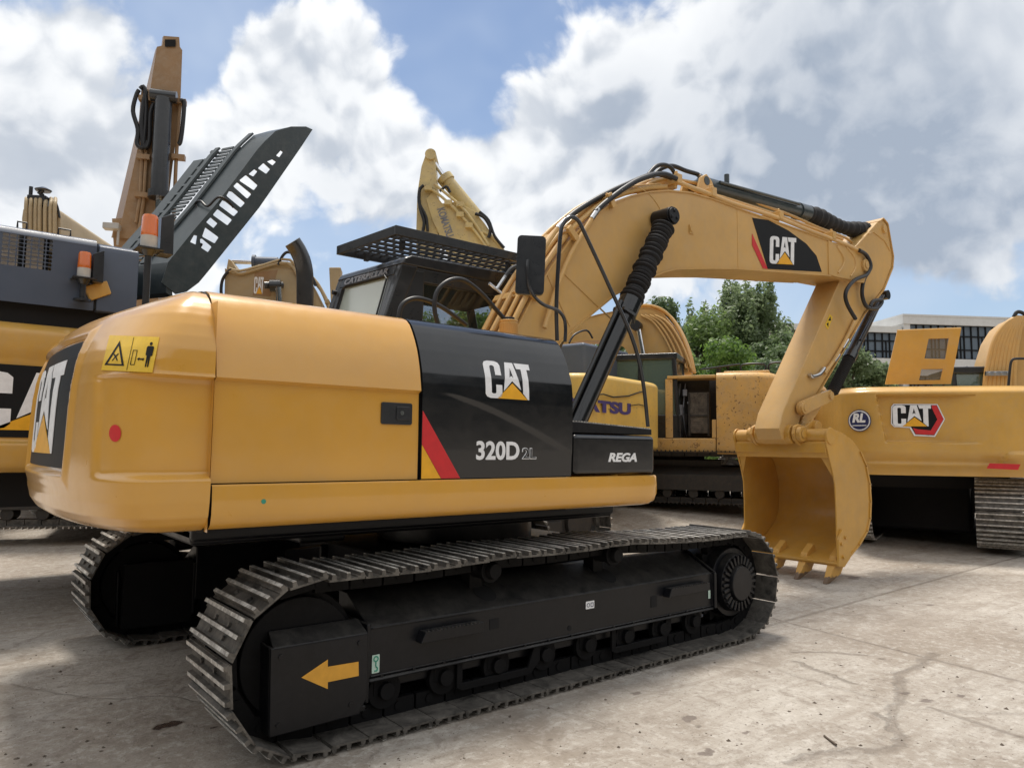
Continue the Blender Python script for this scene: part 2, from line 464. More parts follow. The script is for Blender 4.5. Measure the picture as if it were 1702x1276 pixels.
XREC = None
def solid(p):
    if not (1.11 < p.z < 2.3) or p.x > XS: return False
    s_, r_, n_ = cw_params(p.z)
    yy = abs(p.y)
    if XREC is not None and yy > 1: yy += sstep(XREC, XREC+.04, p.x)*sstep(1.350, 1.385, p.z)*(1-sstep(1.822, 1.834, p.z))*.055
    if yy >= s_: return False
    return p.x > cw_x(yy, p.z)+.0005
def hit(px_, py_, lift):
    d = ray(px_, py_); t0 = 2.4
    while not solid(CAM+d*t0) and t0 < 6: t0 += .02
    lo, hi = t0-.02, t0
    for _ in range(14):
        m_ = (lo+hi)/2
        if solid(CAM+d*m_): hi = m_
        else: lo = m_
    return CAM+d*(lo-lift)
XREC = hit(150, 700, 0).x
def build_main():
    fr = WORLD
    root = empty('excavator', fr, 'large excavator in the foreground with a glossy black side panel and bucket on the ground', 'excavator')
    # ---- counterweight
    zs = []
    for a, b in zip(CW[:-1], CW[1:]):
        k = max(1, int((b[0]-a[0])/.010)+1)
        zs += [a[0]+(b[0]-a[0])*i/k for i in range(k)]
    zs.append(CW[-1][0])
    nt_ = 420
    xrs = None
    def f(u, v):
        z = zs[round(v*(len(zs)-1))]; x, y = cw_pt(u, z)
        # recessed side panels between the two ridges, fading out round the rear corners
        side = sstep(XREC, XREC+.04, x)*(1 if abs(y) > 1 else 0)
        rec = side*sstep(1.350, 1.385, z)*(1-sstep(1.822, 1.834, z))*.055-side*sstep(1.800, 1.84, z)*(1-sstep(1.86, 1.98, z))*.008
        # raised frame round the rear panel
        fr_ = sstep(.72, .78, abs(y))*0
        ay = abs(y); ins = min(1-sstep(.755, .78, ay), sstep(1.355, 1.38, z), 1-sstep(2.045, 2.065, z)); lip = min(1-sstep(.78, .85, ay), sstep(1.28, 1.35, z), 1-sstep(2.07, 2.12, z))
        rr = (ins*.030-lip*.014) if x < -2.6 else 0
        return (x+rr, y-math.copysign(rec, y), z)
    mb = MB(); mb.grid(f, nt_, len(zs)-1)
    o = len(mb.v)
    mb.add([(XS+.0, -1.38, 1.11), (XS, 1.38, 1.11), (XS, 1.38, 2.2), (XS, -1.38, 2.2)], [(0, 1, 2, 3)])
    cw = mb.build('counterweight', 'yellow', root, angle=60, recalc=True)
    # closing panel behind the seam
    inner = MB(); inner.prism([(y*.985, z) for y, z in SEC]+[(-.60, 1.10), (-1.33, 1.10)], 'x', -2.345, 0-.02); inner.build('body_frame', 'dark', root)
    # rear lettering panel
    def cf(p, z): return Vector((cw_x(p.y, p.z)+.016-.004-z, p.y, p.z))
    me = outline_mesh([rr_poly(-.745, 1.39, .745, 2.035, .05)], .002)
    place(me, 'rear_panel', 'dblk', root, (-2.9, 0, 0), (0, -1, 0), (0, 0, 1), conform=cf, cuts=24)
    def cf2(p, z): return Vector((cw_x(p.y, p.z)+.016-.008-z, p.y, p.z))
    cat_logo((-2.9, .50, 1.46), (0, -1, 0), (0, 0, 1), 1.0, .49, root, conform=cf2, cuts=20)
    # warning label and round mark, draped on the rounded corner of the casting
    def quadmap(c, lift):
        def g(p, z):
            u, v = p.x, p.z
            X = [(c[0][k]*(1-u)+c[1][k]*u)*(1-v)+(c[3][k]*(1-u)+c[2][k]*u)*v for k in (0, 1)]
            return hit(X[0], X[1], lift+z)
        return g
    LC = ((168, 615), (253, 619), (265, 560), (182, 557))
    def stick_on(spl, mat, lift, nm, par, c=LC, cuts=10):
        return place(outline_mesh(spl, .001), nm, mat, par, (0, 0, 0), (1, 0, 0), (0, 0, 1), conform=quadmap(c, lift), cuts=cuts)
    lb = stick_on([[(0, 0), (1, 0), (1, 1), (0, 1)]], 'labyel', .004, 'warning_label', root)
    S_ = lambda pts: [(a/.222, b_/.16) for a, b_ in pts]
    def sub(spl, mat='dblk', nm='pictogram'): stick_on([S_(q_) for q_ in spl], mat, .0065, nm, lb, cuts=6)
    sub([[(.008, .024), (.094, .024), (.051, .138)], [(.020, .031), (.082, .031), (.051, .115)]])
    sub([[(.035, .045), (.040, .045), (.048, .06), (.058, .045), (.062, .047), (.052, .065), (.060, .078), (.056, .08), (.048, .070), (.040, .078), (.037, .074), (.045, .063)]])
    sub([[(.118, .030), (.138, .030), (.138, .098), (.118, .098)], [(.1205, .033), (.1355, .033), (.1355, .095), (.1205, .095)]])
    sub([[(.144, .058), (.152, .066), (.152, .061), (.168, .061), (.168, .066), (.176, .058), (.168, .050), (.168, .055), (.152, .055), (.152, .050)]])
    sub([[(.184, .024), (.189, .024), (.1915, .070), (.194, .024), (.199, .024), (.200, .072), (.207, .076), (.208, .112), (.204, .118), (.180, .118), (.176, .112), (.177, .078), (.183, .074)]])
    sub([[(.192+.0065*math.cos(a*.5), .129+.0075*math.sin(a*.5)) for a in range(12)]]); sub([[(.108, .006), (.110, .006), (.110, .154), (.108, .154)]])
    stick_on([[(.5+.5*math.cos(R(a)), .5+.5*math.sin(R(a))) for a in range(0, 360, 15)]], 'red', .004, 'round_reflector', root, c=((181, 734), (201, 734), (201, 705.5), (181, 705.5)), cuts=4)
    # ---- side door (yellow)
    mb = MB(); mb.prism(SEC+[(-.60, 2.285), (-1.12, 2.27), (-1.21, 2.24), (-1.33, 2.0), (-1.335, 1.335)], 'x', -2.328, -1.194)
    door = mb.build('side_door', 'yellow', root, angle=22)
    hd = MB(); hd.prism(rr_poly(-1.437, 1.640, -1.240, 1.762, .012), 'y', -1.347, -1.358)
    h = hd.build('door_latch', 'cabblack', door, bevel=.003)
    h2 = MB(); h2.prism(rr_poly(-1.345, 1.665, -1.258, 1.742, .01), 'y', -1.3585, -1.366); h2.build('latch_paddle', 'cabblack', h, bevel=.004)
    h3 = MB(); h3.cyl((-1.312, -1.360, 1.705), (-1.312, -1.3695, 1.705), .012); h3.build('latch_lock', 'chrome', h)
    for k in range(8):
        pass
    # ---- black side panel
    mb = MB()
    ns = 40
    def bp(u, v):
        S = SECB; j = round(v*(len(S)-1)); y, z = S[j]; x = -1.182+1.180*u
        # faint sweeping crease
        zc = 1.83-.0*u-.42*max(0, (u-.12))**1.35
        if z < 2.0: y -= .007*sstep(zc-.012, zc+.012, z)*sstep(.03, .2, u)-.004
        return (x, y, z)
    def crease(x, z):
        u = (x+1.182)/1.180; zc = 1.83-.42*max(0, (u-.12))**1.35
        return (.004*sstep(zc-.010, zc+.010, z)*sstep(.05, .25, u))*(1-sstep(1.93, 2.07, z))+.003
    S2 = []
    for (a, b), (c, d) in zip(SECB[:-1], SECB[1:]):
        k = max(1, int(abs(d-b)/.009)); S2 += [(a+(c-a)*i/k, b+(d-b)*i/k) for i in range(k)]
    S2.append(SECB[-1])
    def bp(u, v):
        y, z = S2[round(v*(len(S2)-1))]; x = -1.182+1.180*u
        return (x, y-crease(x, z), z)
    mb.grid(bp, 70, len(S2)-1)
    fy = [(y, z) for y, z in S2[::2]]
    mb.prism([(y+.004, z) for y, z in fy]+[(-.6, 2.28), (-1.1, 2.27), (-1.2, 2.2), (-1.28, 2.0), (-1.30, 1.335)], 'x', -.012, -.003)
    panel = mb.build('side_panel', 'black', root, angle=40)
    w, hh = .375, .235
    O = Vector((-.735, -1.3735, 1.822)); 
    V = Vector((0, .022, .232)).normalized()
    cat_logo(O, (1, 0, 0), V, w, hh, root, conform=lambda p, z: Vector((p.x, sec_y(min(2.1, p.z))-crease(p.x, p.z)-.0022-z*.5, p.z)), cuts=26)
    cre = crease
    def pt(body, x0, x1, z0, z1, mat='white', y=None, bold=.02, shear=0, name='lettering', parent=panel):
        me = text_mesh(body, .003, bold, shear)
        return place(me, name, mat, parent, (x0, (y if y is not None else sec_y((z0+z1)/2)-.0045), z0), *UY, size=(x1-x0, z1-z0))
    pt('320D', -.795, -.458, 1.443, 1.558, bold=.028)
    pt('2L', -.437, -.318, 1.448, 1.520, bold=.03, y=-1.3675)
    pt('2L', -.431, -.324, 1.4535, 1.5145, mat='dblk', bold=-.004, y=-1.3705)
    st = outline_mesh([[(0, .195), (0, .388), (.268, 0), (.135, 0)]], .002); place(st, 'red_stripe', 'red', panel, (-1.178, -1.3675, 1.337), *UY)
    st = outline_mesh([[(0, 0), (0, .192), (.132, 0)]], .002); place(st, 'yellow_stripe', 'dyel', panel, (-1.178, -1.3675, 1.337), *UY)
    # top deck
    mb = MB(); mb.box(-2.33, -.02, -.62, .30, 2.20, 2.290); mb.box(-1.0, -.03, -1.0, -.3, 2.285, 2.304)
    mb.box(-2.33, -.65, .32, 1.36, 1.30, 2.29); mb.build('engine_deck', 'yellow', root, bevel=.015)
    # ---- lower rail
    mb = MB()
    q = [(-1.372, 1.330), (-1.384, 1.322), (-1.390, 1.26), (-1.390, 1.19), (-1.378, 1.145), (-1.35, 1.122), (-1.30, 1.112), (-1.18, 1.105), (-1.0, 1.105), (-1.0, 1.33)]
    # front end rounded: sweep sections shrinking
    segs = [(-2.328, 0, 0)]+[(x, 0, 0) for x in (-1.5, -.5, .3, .70)]
    rc = .125
    for k in range(1, 9):
        a = R(90*k/8); segs.append((.745+rc*math.sin(a), rc*(1-math.cos(a)), 0))
    def rail(u, v):
        x, cut, _ = segs[round(v*(len(segs)-1))]; y, z = q[round(u*(len(q)-1))]
        zz = max(z, 1.105+cut*1.25) if z < 1.30 else z-0
        return (x, y+min(.03, cut*.25), zz)
    mb.grid(rail, len(q)-1, len(segs)-1)
    mb.add([(lambda p: (p[0], p[1], p[2]))(rail(k_/(len(q)-1), 1.0)) for k_ in range(len(q))], [tuple(range(len(q)))])
    mb.build('lower_rail', 'yellow', root, angle=50, recalc=True)
    mb = MB(); mb.box(-2.33, .85, 1.0, 1.38, 1.11, 1.33); mb.box(-2.3, .80, -1.0, 1.0, 1.02, 1.30, 1); mb.build('floor_frame', ['yellow', 'chassis'], root, bevel=.02)
    sg = outline_mesh([[(.012*math.cos(R(a)), .012*math.sin(R(a))) for a in range(0, 360, 20)]], .001)
    place(sg, 'round_sticker', 'green', root, (-2.085, -1.3915, 1.245), *UY)
    # ---- front storage box and tread plate
    mb = MB(); mb.box(.012, .838, -1.378, -.62, 1.338, 1.618); bx = mb.build('storage_box', 'black', root, bevel=.035, seg=4)
    pt('REGA', .335, .632, 1.428, 1.492, bold=.04, shear=.25, y=-1.3795, parent=bx)
    mb = MB(); mb.prism([(.02, 1.625), (.02, 1.70), (.10, 1.70), (.845, 1.668), (.845, 1.625)], 'y', -1.34, -.62); 
    tp = mb.build('tread_plate', 'chassis', root, bevel=.006)
    mb = MB()
    for k in range(30):
        for j in range(3):
            x = .04+.027*k; z = 1.70-(max(0, x-.10))*.043
            mb.box(x, x+.013, -1.33+j*.23, -1.33+j*.23+.17, z-.002, z+.007)
    mb.build('tread_grip', 'edge', tp)
    # toolbox / tank behind, low, dark
    mb = MB(); mb.box(.02, .80, -.60, -.34, 1.30, 1.66); mb.box(-.02, 1.0, .34, 1.36, 1.30, 1.36); mb.build('front_deck', 'chassis', root, bevel=.01)
    # filler cap
    mb = MB()
    prof = []
    mb.cyl((-.04, -.72, 2.29), (-.04, -.72, 2.452), .066, n=28)
    for k in range(28):
        a = 2*math.pi*k/28; mb.box(-.0035, .0035, .064, .071, 2.30, 2.44, 0, Matrix.Translation((-.04, -.72, 0)) @ Matrix.Rotation(a, 4, 'Z'))
    mb.cyl((-.04, -.72, 2.452), (-.04, -.72, 2.464), .070, n=28)
    mb.cyl((-.04, -.72, 2.464), (-.04, -.72, 2.487), .043, n=20, mat=1)
    mb.build('filler_neck', ['boomyel', 'rubber'], root, bevel=.003)
    # ---- handrail & mirror
    rail_pts = [WORLD.at(926, 566, 'y', -1.10), WORLD.at(925, 500, 'y', -1.12), WORLD.at(931, 395, 'y', -1.16), WORLD.at(937, 371, 'y', -1.17), WORLD.at(948, 361, 'y', -1.18), WORLD.at(960, 366, 'y', -1.19), WORLD.at(972, 388, 'y', -1.2),
                WORLD.at(1010, 470, 'y', -1.24), WORLD.at(1050, 560, 'y', -1.28), WORLD.at(1068, 630, 'y', -1.29), WORLD.at(1077, 709, 'y', -1.30)]
    mb = MB(); mb.tube(rail_pts, .0145, 12, smooth=5); mb.build('handrail', 'cabblack', root)
    mp = [WORLD.at(a, b, 'y', -1.2) for a, b in ((939, 568), (940, 545), (937, 528), (927, 516), (905, 507), (890, 495), (880, 478), (877, 450), (878, 432))]
    mb = MB(); mb.tube(mp, [.013]*1, 10) if False else mb.tube(mp, .0125, 10, smooth=5)
    arm = mb.build('mirror_arm', 'cabblack', root)
    c = WORLD.at(882, 441, 'y', -1.18); mb = MB()
    mm = Matrix.Translation(c) @ Matrix.Rotation(R(-38), 4, 'Z') @ Matrix.Rotation(R(2), 4, 'Y')
    poly = rr_poly(-.098, -.205, .098, .205, .03)
    mb.prism(poly, 'y', -.014, .028, 0, mm); 
    mb.prism(rr_poly(-.083, -.19, .083, .19, .02), 'y', -.017, -.0145, 0, mm)
    mi = mb.build('mirror', 'cabblack', root, bevel=.008)
    # ---- exhaust
    e = lambda a, b: WORLD.at(a, b, 'y', -.30)
    mb = MB(); P = [e(507, 530), e(507, 470), e(506, 450), e(502, 432), e(495, 416), e(486, 402)]
    mb.tube(P, .056, 24, smooth=5); ex = mb.build('exhaust_pipe', 'cabblack', root)
    # ---- cab
    build_cab(root)
    # ---- front arm
    build_boom(root)
    build_under(root)
    # hoses in front of the cab window
    def hose(name, pts, y, r, mat='rubber'):
        pp = [WORLD.at(a, b, 'y', yy) for (a, b), yy in zip(pts, y if isinstance(y, (list, tuple)) else [y]*len(pts))]
        mb = MB(); mb.tube(pp, r, 10, smooth=6); return mb.build(name, mat, root)
    hose('hose', [(662, 533), (668, 507), (688, 496), (712, 500), (740, 514), (775, 540)], -.45, .017)
    hose('hose', [(728, 540), (722, 510), (728, 482), (748, 466), (772, 466), (800, 487), (825, 515), (843, 535)], -.55, .017)
    hose('hose_fitting', [(838, 529), (850, 543)], -.55, .015, 'steel')
    hose('hose', [(866, 440), (850, 446), (838, 462)], -.55, .014)
    hose('hose_fitting', [(840, 459), (826, 480)], -.55, .014, 'steel')
    hose('hose_fitting', [(813, 471), (833, 487)], -.55, .012, 'steel')
    hose('hose', [(946, 570), (955, 556), (975, 549), (985, 562)], -.7, .008)
    # beacon on a pole
    beacon(root, WORLD.at(243, 486, 'y', .8), 2.28, WORLD.at(240, 411, 'y', .8).z, .058, .30)
    return root

def beacon(root, p, zbase, zb, r, plate=.3):
    mb = MB(); mb.cyl((p.x, p.y, zbase), (p.x, p.y, zb-.02), .024, n=14); mb.cyl((p.x, p.y, zbase), (p.x, p.y, zbase+.015), .07, n=16)
    mb.cyl((p.x, p.y, zb-.06), (p.x, p.y, zb-.02), .03, .05, n=14)
    mb.box(p.x-.09, p.x+.09, p.y-.08, p.y+.08, zb-.02, zb-.008)
    b = mb.build('beacon_pole', 'cabblack', root)
    mb = MB(); mb.cyl((p.x, p.y, zb-.008), (p.x, p.y, zb+r*1.5), r*1.0, r*.98, n=28); mb.build('beacon_base', 'lens', b)
    mb = MB()
    mb.tube([(p.x, p.y, zb+r*1.5), (p.x, p.y, zb+r*3.9), (p.x, p.y, zb+r*4.15), (p.x, p.y, zb+r*4.2)], [r, r*.93, r*.8, r*.3], 28); mb.build('beacon_lens', 'amber', b)
    mb = MB(); x0 = p.x+r*1.2
    mb.prism([(x0, zb-.03), (x0, zb+r*4.1), (x0+r*1.5, zb+r*4.9), (x0+r*1.6, zb-.03)], 'y', p.y-.03, p.y+.10); mb.build('beacon_shield', 'cabblack', b, bevel=.004)

def build_cab(root):
    # profile of the cab's right side in (x,z); rear face leans forward, rear face slightly turned
    yr, yl = .36, 1.34
    prof = [(-.57, 1.36), (-.50, 2.56), (-.33, 3.08), (-.26, 3.13), (.95, 3.15), (1.10, 3.05), (1.30, 2.2), (1.30, 1.36)]
    tab = [(z, x) for x, z in prof[:4]]
    # corner posts and roof as a frame so that one can look through
    mb = MB()
    t = .10
    def xrear(z): return lerp_tab([(1.36, -.57), (2.56, -.50), (3.08, -.33), (3.13, -.30)], z, 1)
    skew = lambda x, y, z: (x-(y-yr)*.12*sstep(.6, -.4, x), y, z)
    def bar(poly, y0, y1):
        mb.prism(poly, 'y', y0, y1)
    # side frames (right, left)
    for y0, y1 in ((yr, yr+.07), (yl-.07, yl)):
        bar([(xrear(1.36), 1.36), (xrear(2.56), 2.56), (xrear(3.06), 3.06), (xrear(3.06)+.17, 3.06), (xrear(2.56)+.13, 2.56), (xrear(1.36)+.13, 1.36)], y0, y1)
        bar([(1.18, 1.36), (1.18, 2.2), (1.0, 3.02), (1.08, 3.02), (1.28, 2.2), (1.28, 1.36)], y0, y1)
        bar([(-.44, 1.36), (1.18, 1.36), (1.18, 2.05), (-.41, 2.05)], y0+.003, y1-.003)
        bar([(.36, 2.05), (.46, 2.05), (.44, 3.02), (.34, 3.02)], y0+.003, y1-.003) if y0 > .8 else None
    # wide rear post on the right-hand side, dark solid panel up high
    bar([(-.46, 2.05), (-.12, 2.05), (-.10, 3.03), (-.30, 3.03)], yr+.004, yr+.06)
    bar([(-.33, 2.92), (1.02, 2.92), (1.02, 3.05), (-.33, 3.05)], yr+.006, yr+.055)
    # roof
    mb.prism([(xrear(3.06)-.01, 3.05), (-.31, 3.11), (-.24, 3.145), (.93, 3.165), (1.06, 3.13), (1.10, 3.03)], 'y', yr-.005, yl+.005)
    # rear face frame
    for (za, zb, ya, yb) in ((2.96, 3.06, yr+.07, yl-.07), (1.36, 2.45, yr+.07, yl-.07), (2.45, 2.97, yr+.07, yr+.15), (2.45, 2.97, yl-.15, yl-.07)):
        mb.prism([(xrear(za), za), (xrear(zb), zb), (xrear(zb)+.06, zb), (xrear(za)+.06, za)], 'y', ya, yb)
    mb.v = [skew(*v) for v in mb.v]
    cab = mb.build('cab', 'cabblack', root, bevel=.018, seg=3)
    # glass
    g = MB()
    zs = (2.44, 2.97)
    g.prism([(xrear(zs[0])+.02, zs[0]), (xrear(zs[1])+.02, zs[1]), (xrear(zs[1])+.026, zs[1]), (xrear(zs[0])+.026, zs[0])], 'y', yr+.14, yl-.14)
    g.v = [skew(*v) for v in g.v]; g.build('rear_window', 'rearglass', cab)
    # black rubber seal round the rear window
    g = MB()
    def rp(y, z, o=0): return Vector(skew(xrear(z)-.004-o, y, z))
    loop = [rp(yr+.15, 2.45), rp(yr+.15, 2.94), rp(yr+.19, 2.975), rp(yl-.19, 2.975), rp(yl-.15, 2.94), rp(yl-.15, 2.45), rp(yr+.15, 2.45)]
    g.tube(loop, .009, 8); g.build('window_seal', 'rubber', cab)
    g = MB(); g.box(-.12, 1.12, yr+.03, yr+.034, 2.05, 2.92); g.build('side_window', 'glass', cab)
    g = MB(); g.box(-.40, .38, yl-.05, yl-.046, 2.05, 3.0); g.box(.46, 1.05, yl-.05, yl-.046, 2.05, 3.0); g.build('side_window', 'glass', cab)
    g = MB(); g.prism([(1.27, 1.5), (1.27, 2.2), (1.07, 3.0), (1.074, 3.0), (1.275, 2.2), (1.275, 1.5)], 'y', yr+.08, yl-.08); g.build('windscreen', 'glass', cab)
    # seat, headliner
    s = MB(); s.box(-.05, .45, .62, 1.12, 1.75, 2.02); s.prism([(-.10, 1.95), (-.26, 2.62), (-.13, 2.68), (.06, 1.98)], 'y', .63, 1.11)
    s.prism([(-.26, 2.64), (-.30, 2.84), (-.19, 2.87), (-.14, 2.68)], 'y', .74, 1.0); s.build('seat', 'rubber', cab, bevel=.05, seg=3)
    s = MB(); s.box(-.28, .95, yr+.08, yl-.08, 2.93, 2.99); s.box(-.40, -.37, yr+.1, yl-.1, 1.5, 2.42); s.build('headliner', 'boot', cab)
    s = MB(); s.tube([(.55, 1.06, 2.0), (.50, 1.06, 2.35), (.55, 1.06, 2.5)], .02, 8); s.tube([(.55, .70, 2.0), (.50, .70, 2.3), (.52, .70, 2.45)], .02, 8); s.build('control_lever', 'rubber', cab)
    # maker's name on the rear header
    me = text_mesh('CATERPILLAR', .002, .03)
    a = rp(yl-.16, 2.985, .0075); b = rp(yr+.10, 2.985, .0075); c = rp(yl-.16, 3.045, .0075)
    U = (b-a); V = (c-a); place(me, 'lettering', 'grey', cab, a, U.normalized(), V.normalized(), size=(U.length*.93, V.length))
    mb = MB(); q = rp(yl-.05, 2.93); mb.cyl(q+Vector((-.03, 0, 0)), q, .022, n=12); mb.build('knob', 'rubber', cab)
    # guard above the roof: tilted frame with bars
    A, B, C_ = at(561, 410, 'z', 3.20), at(656, 375.5, 'z', 3.26), at(858, 421, 'z', 3.26)
    A = Vector((-.735, .92, 3.235)); B = Vector((-.63, .05, 3.235)); 
    zc = 3.235
    B = at(656, 374.5, 'z', zc); A = at(561, 408.5, 'z', zc); C_ = at(858, 421, 'z', zc)
    L = (C_-B).normalized(); Wd = (A-B); 
    Lx = L*1.62
    mb = MB()
    def beam(p, q_, w, h, mat=0):
        d = (q_-p); ln = d.length; d.normalize(); s = Vector((0, 0, 1)).cross(d).normalized()
        m = Matrix(((d.x, s.x, 0, p.x), (d.y, s.y, 0, p.y), (d.z, s.z, 1, p.z), (0, 0, 0, 1)))
        mb.box(0, ln, -w/2, w/2, -h, 0, mat, m)
    D = A+Lx; E = B+Lx
    Wn = Wd.normalized()
    beam(B-Wn*.0, B+Lx, .035, .075); beam(A, A+Lx, .035, .075); beam(B+Wn*.018+L*.017, A-Wn*.018+L*.017, .034, .075); beam(E+Wn*.02-L*.018, D-Wn*.02-L*.018, .034, .075)
    for k in range(1, 7):
        p = B+Wd*(k/7); beam(p+L*.036, p+Lx-L*.04, .012, .03)
    for k in range(1, 20):
        p = B+Lx*(k/20); beam(p+Wn*.02-Vector((0, 0, .025)), p+Wd-Wn*.02-Vector((0, 0, .025)), .012, .012)
    for p in (B+L*.22+Wn*.22, A+L*.22-Wn*.1, E-L*.3+Wn*.2, D-L*.3-Wn*.1):
        mb.box(p.x-.02, p.x+.02, p.y-.02, p.y+.02, 3.12, 3.20)
    mb.build('roof_guard', 'cabblack', cab, bevel=.003)

TOPB = [(.02, 1.90), (.16, 2.10), (.365, 2.42), (.59, 2.80), (.781, 3.078), (1.047, 3.409), (1.314, 3.649), (1.539, 3.815), (1.826, 3.965), (2.1, 4.07), (2.40, 4.155), (2.75, 4.215), (3.15, 4.237), (3.594, 4.236), (4.6, 4.246), (5.65, 4.252)]
BOTB = [(.22, 1.62), (.5, 1.98), (.907, 2.455), (1.118, 2.623), (1.604, 2.972), (1.95, 3.14), (2.132, 3.225), (2.308, 3.30), (2.508, 3.365), (2.817, 3.420), (3.1, 3.47), (3.542, 3.54), (4.018, 3.60), (5.0, 3.715), (5.67, 3.80)]

def build_boom(root):
    hw = .25
    mb = MB()
    # side plates
    poly = TOPB+BOTB[::-1]+[(.08, 1.55), (-.06, 1.62), (-.08, 1.78)]
    for y in (-hw, hw): mb.prism(poly, 'y', y-.008, y+.008)
    # top and bottom flange plates
    def strip(line, off, th, y0, y1, nn):
        pts = [Vector((a, b)) for a, b in line]
        for i in range(len(pts)-1):
            a, b = pts[i], pts[i+1]; t = (b-a).normalized(); n_ = Vector((-t.y, t.x))*nn
            q_ = [a+n_*off, b+n_*off, b+n_*(off+th), a+n_*(off+th)]
            mb.prism([(v.x, v.y) for v in q_], 'y', y0, y1)
    strip(TOPB, -.002, .014, -hw-.022, hw+.022, 1); strip(BOTB, -.002, .014, -hw-.022, hw+.022, -1)
    boom = mb.build('boom', 'boomyel', root, angle=25)
    # nose castings
    mb = MB()
    pv = (6.60, 4.085)
    nose = [(5.60, 4.245), (6.25, 4.30), (6.60, 4.345), (6.78, 4.285), (6.86, 4.10), (6.80, 3.93), (6.62, 3.84), (6.30, 3.83), (5.62, 3.795)]
    for s in (-1, 1): mb.prism(nose, 'y', s*(hw-.03), s*(hw+.012))
    mb.box(5.615, 5.75, -hw-.024, hw+.024, 3.80, 4.25); mb.prism([(5.62, 3.79), (6.22, 3.815), (6.22, 3.84), (5.62, 3.83)], 'y', -hw+.03, hw-.03)
    # rib
    for s in (-1, 1):
        mb.tube([(5.85, s*(hw+.012), 4.22), (6.02, s*(hw+.014), 4.10), (6.0, s*(hw+.014), 3.98), (5.86, s*(hw+.012), 3.86)], .018, 8, smooth=4)
        mb.tube([(6.10, s*(hw+.012), 4.26), (6.33, s*(hw+.014), 4.15), (6.34, s*(hw+.014), 4.0), (6.2, s*(hw+.012), 3.87)], .016, 8, smooth=4)
    mb.build('boom_nose', 'boomyel', boom, bevel=.008)
    mb = MB(); mb.cyl((pv[0], -hw-.05, pv[1]), (pv[0], hw+.05, pv[1]), .085, n=28); mb.cyl((pv[0], -hw-.065, pv[1]), (pv[0], -hw-.05, pv[1]), .05, n=20)
    mb.build('pivot_pin', 'boomyel', boom, bevel=.006)
    # weld seams and small fittings on the side
    mb = MB()
    mb.box(3.604, 3.612, -hw-.0115, -hw-.007, 3.56, 4.22)
    def seam(a, b, w=.008, y=-hw-.010):
        a = Vector((a[0], y, a[1])); b = Vector((b[0], y, b[1])); mb.tube([a, b], w, 6)
    seam((.95, 3.06), (1.60, 2.70)); seam((.75, 3.02), (1.02, 2.60)); 
    seam((.38, 2.30), (.80, 2.38)); 
    mb.cyl((2.762, -hw, 3.825), (2.762, -hw-.03, 3.825), .03, n=8); mb.box(2.73, 2.80, -hw-.02, -hw-.006, 3.78, 3.87)
    mb.build('weld_seam', 'boomyel', boom)
    mb = MB()
    # cast arc around the cylinder eye
    mb.tube([(1.95+.42*math.cos(R(a)), -hw-.008, 3.66+.42*math.sin(R(a))) for a in range(20, 110, 8)], .006, 6)
    mb.build('side_tube', 'boomyel', boom)
    # decal
    d = [WORLD.at(a, b, 'y', -hw-.010) for a, b in ((1250, 362), (1277, 366), (1310, 383), (1340, 405), (1357, 425), (1366, 452), (1276, 447))]
    me = outline_mesh([[(p.x, p.z) for p in d]], .001); place(me, 'side_decal', 'dblk', boom, (0, -hw-.0105, 0), *UY)
    d = [WORLD.at(a, b, 'y', -hw-.012) for a, b in ((1250, 388), (1276, 447), (1268, 446), (1250, 407))]
    me = outline_mesh([[(p.x, p.z) for p in d]], .001); place(me, 'red_stripe', 'red', boom, (0, -hw-.0125, 0), *UY)
    a, b, c = (WORLD.at(x, y, 'y', -hw-.013) for x, y in ((1279, 438), (1321, 440), (1280, 392)))
    cat_logo(a, ((b-a)).normalized(), (c-a).normalized(), (b-a).length*1.04, (c-a).length, boom)
    # upper tubes
    def off(line, k):
        pts = [Vector(p) for p in line]; out = []
        for i, p in enumerate(pts):
            t = (pts[min(i+1, len(pts)-1)]-pts[max(0, i-1)]).normalized(); out.append(p+Vector((-t.y, t.x))*k)
        return out
    W_ = lambda pts, y: [Vector((p.x, y, p.y)) for p in pts]
    low = off(TOPB[1:10], .055)
    for k, y in enumerate((-.235, -.175, -.115, -.055, .01, .08, .15)):
        mb = MB(); r = .021 if k % 3 else .026
        pts = W_(off(TOPB[1:(11 if k < 3 else 9)], .05+.035*(k % 2)), y)
        mb.tube(pts, r, 10, smooth=3); mb.build('hydraulic_pipe', 'boomyel', boom)
    # second, looser pair further out reaching the hoses
    # clamps
    for i, k in ((3, .06), (5, .06), (7, .06)):
        mb = MB()
        p = off(TOPB, k)[i]; t = (Vector(TOPB[i+1])-Vector(TOPB[i-1])).normalized(); ang = math.atan2(t.y, t.x)
        m = Matrix.Translation((p.x, 0, p.y)) @ Matrix.Rotation(-ang, 4, 'Y')
        mb.box(-.035, .035, -.30, .20, .008, .03, 0, m); mb.box(-.03, .03, -.31, -.27, -.09, .05, 0, m)
        mb.cyl(m @ Vector((0, -.27, .03)), m @ Vector((0, -.27, .06)), .014, n=6); mb.cyl(m @ Vector((0, -.1, .03)), m @ Vector((0, -.1, .055)), .014, n=6)
        mb.build('pipe_clamp', 'boomyel', boom, bevel=.004)
    # forward tubes to the stick
    def px(y, *pts): return [WORLD.at(a, b, 'y', y) for a, b in pts]
    mb = MB(); mb.tube(px(-.27, (1125, 302), (1150, 312), (1178, 322), (1215, 337), (1290, 361), (1340, 381), (1380, 396), (1410, 408), (1432, 420)), .024, 10, smooth=4); mb.build('hydraulic_pipe', 'boomyel', boom)
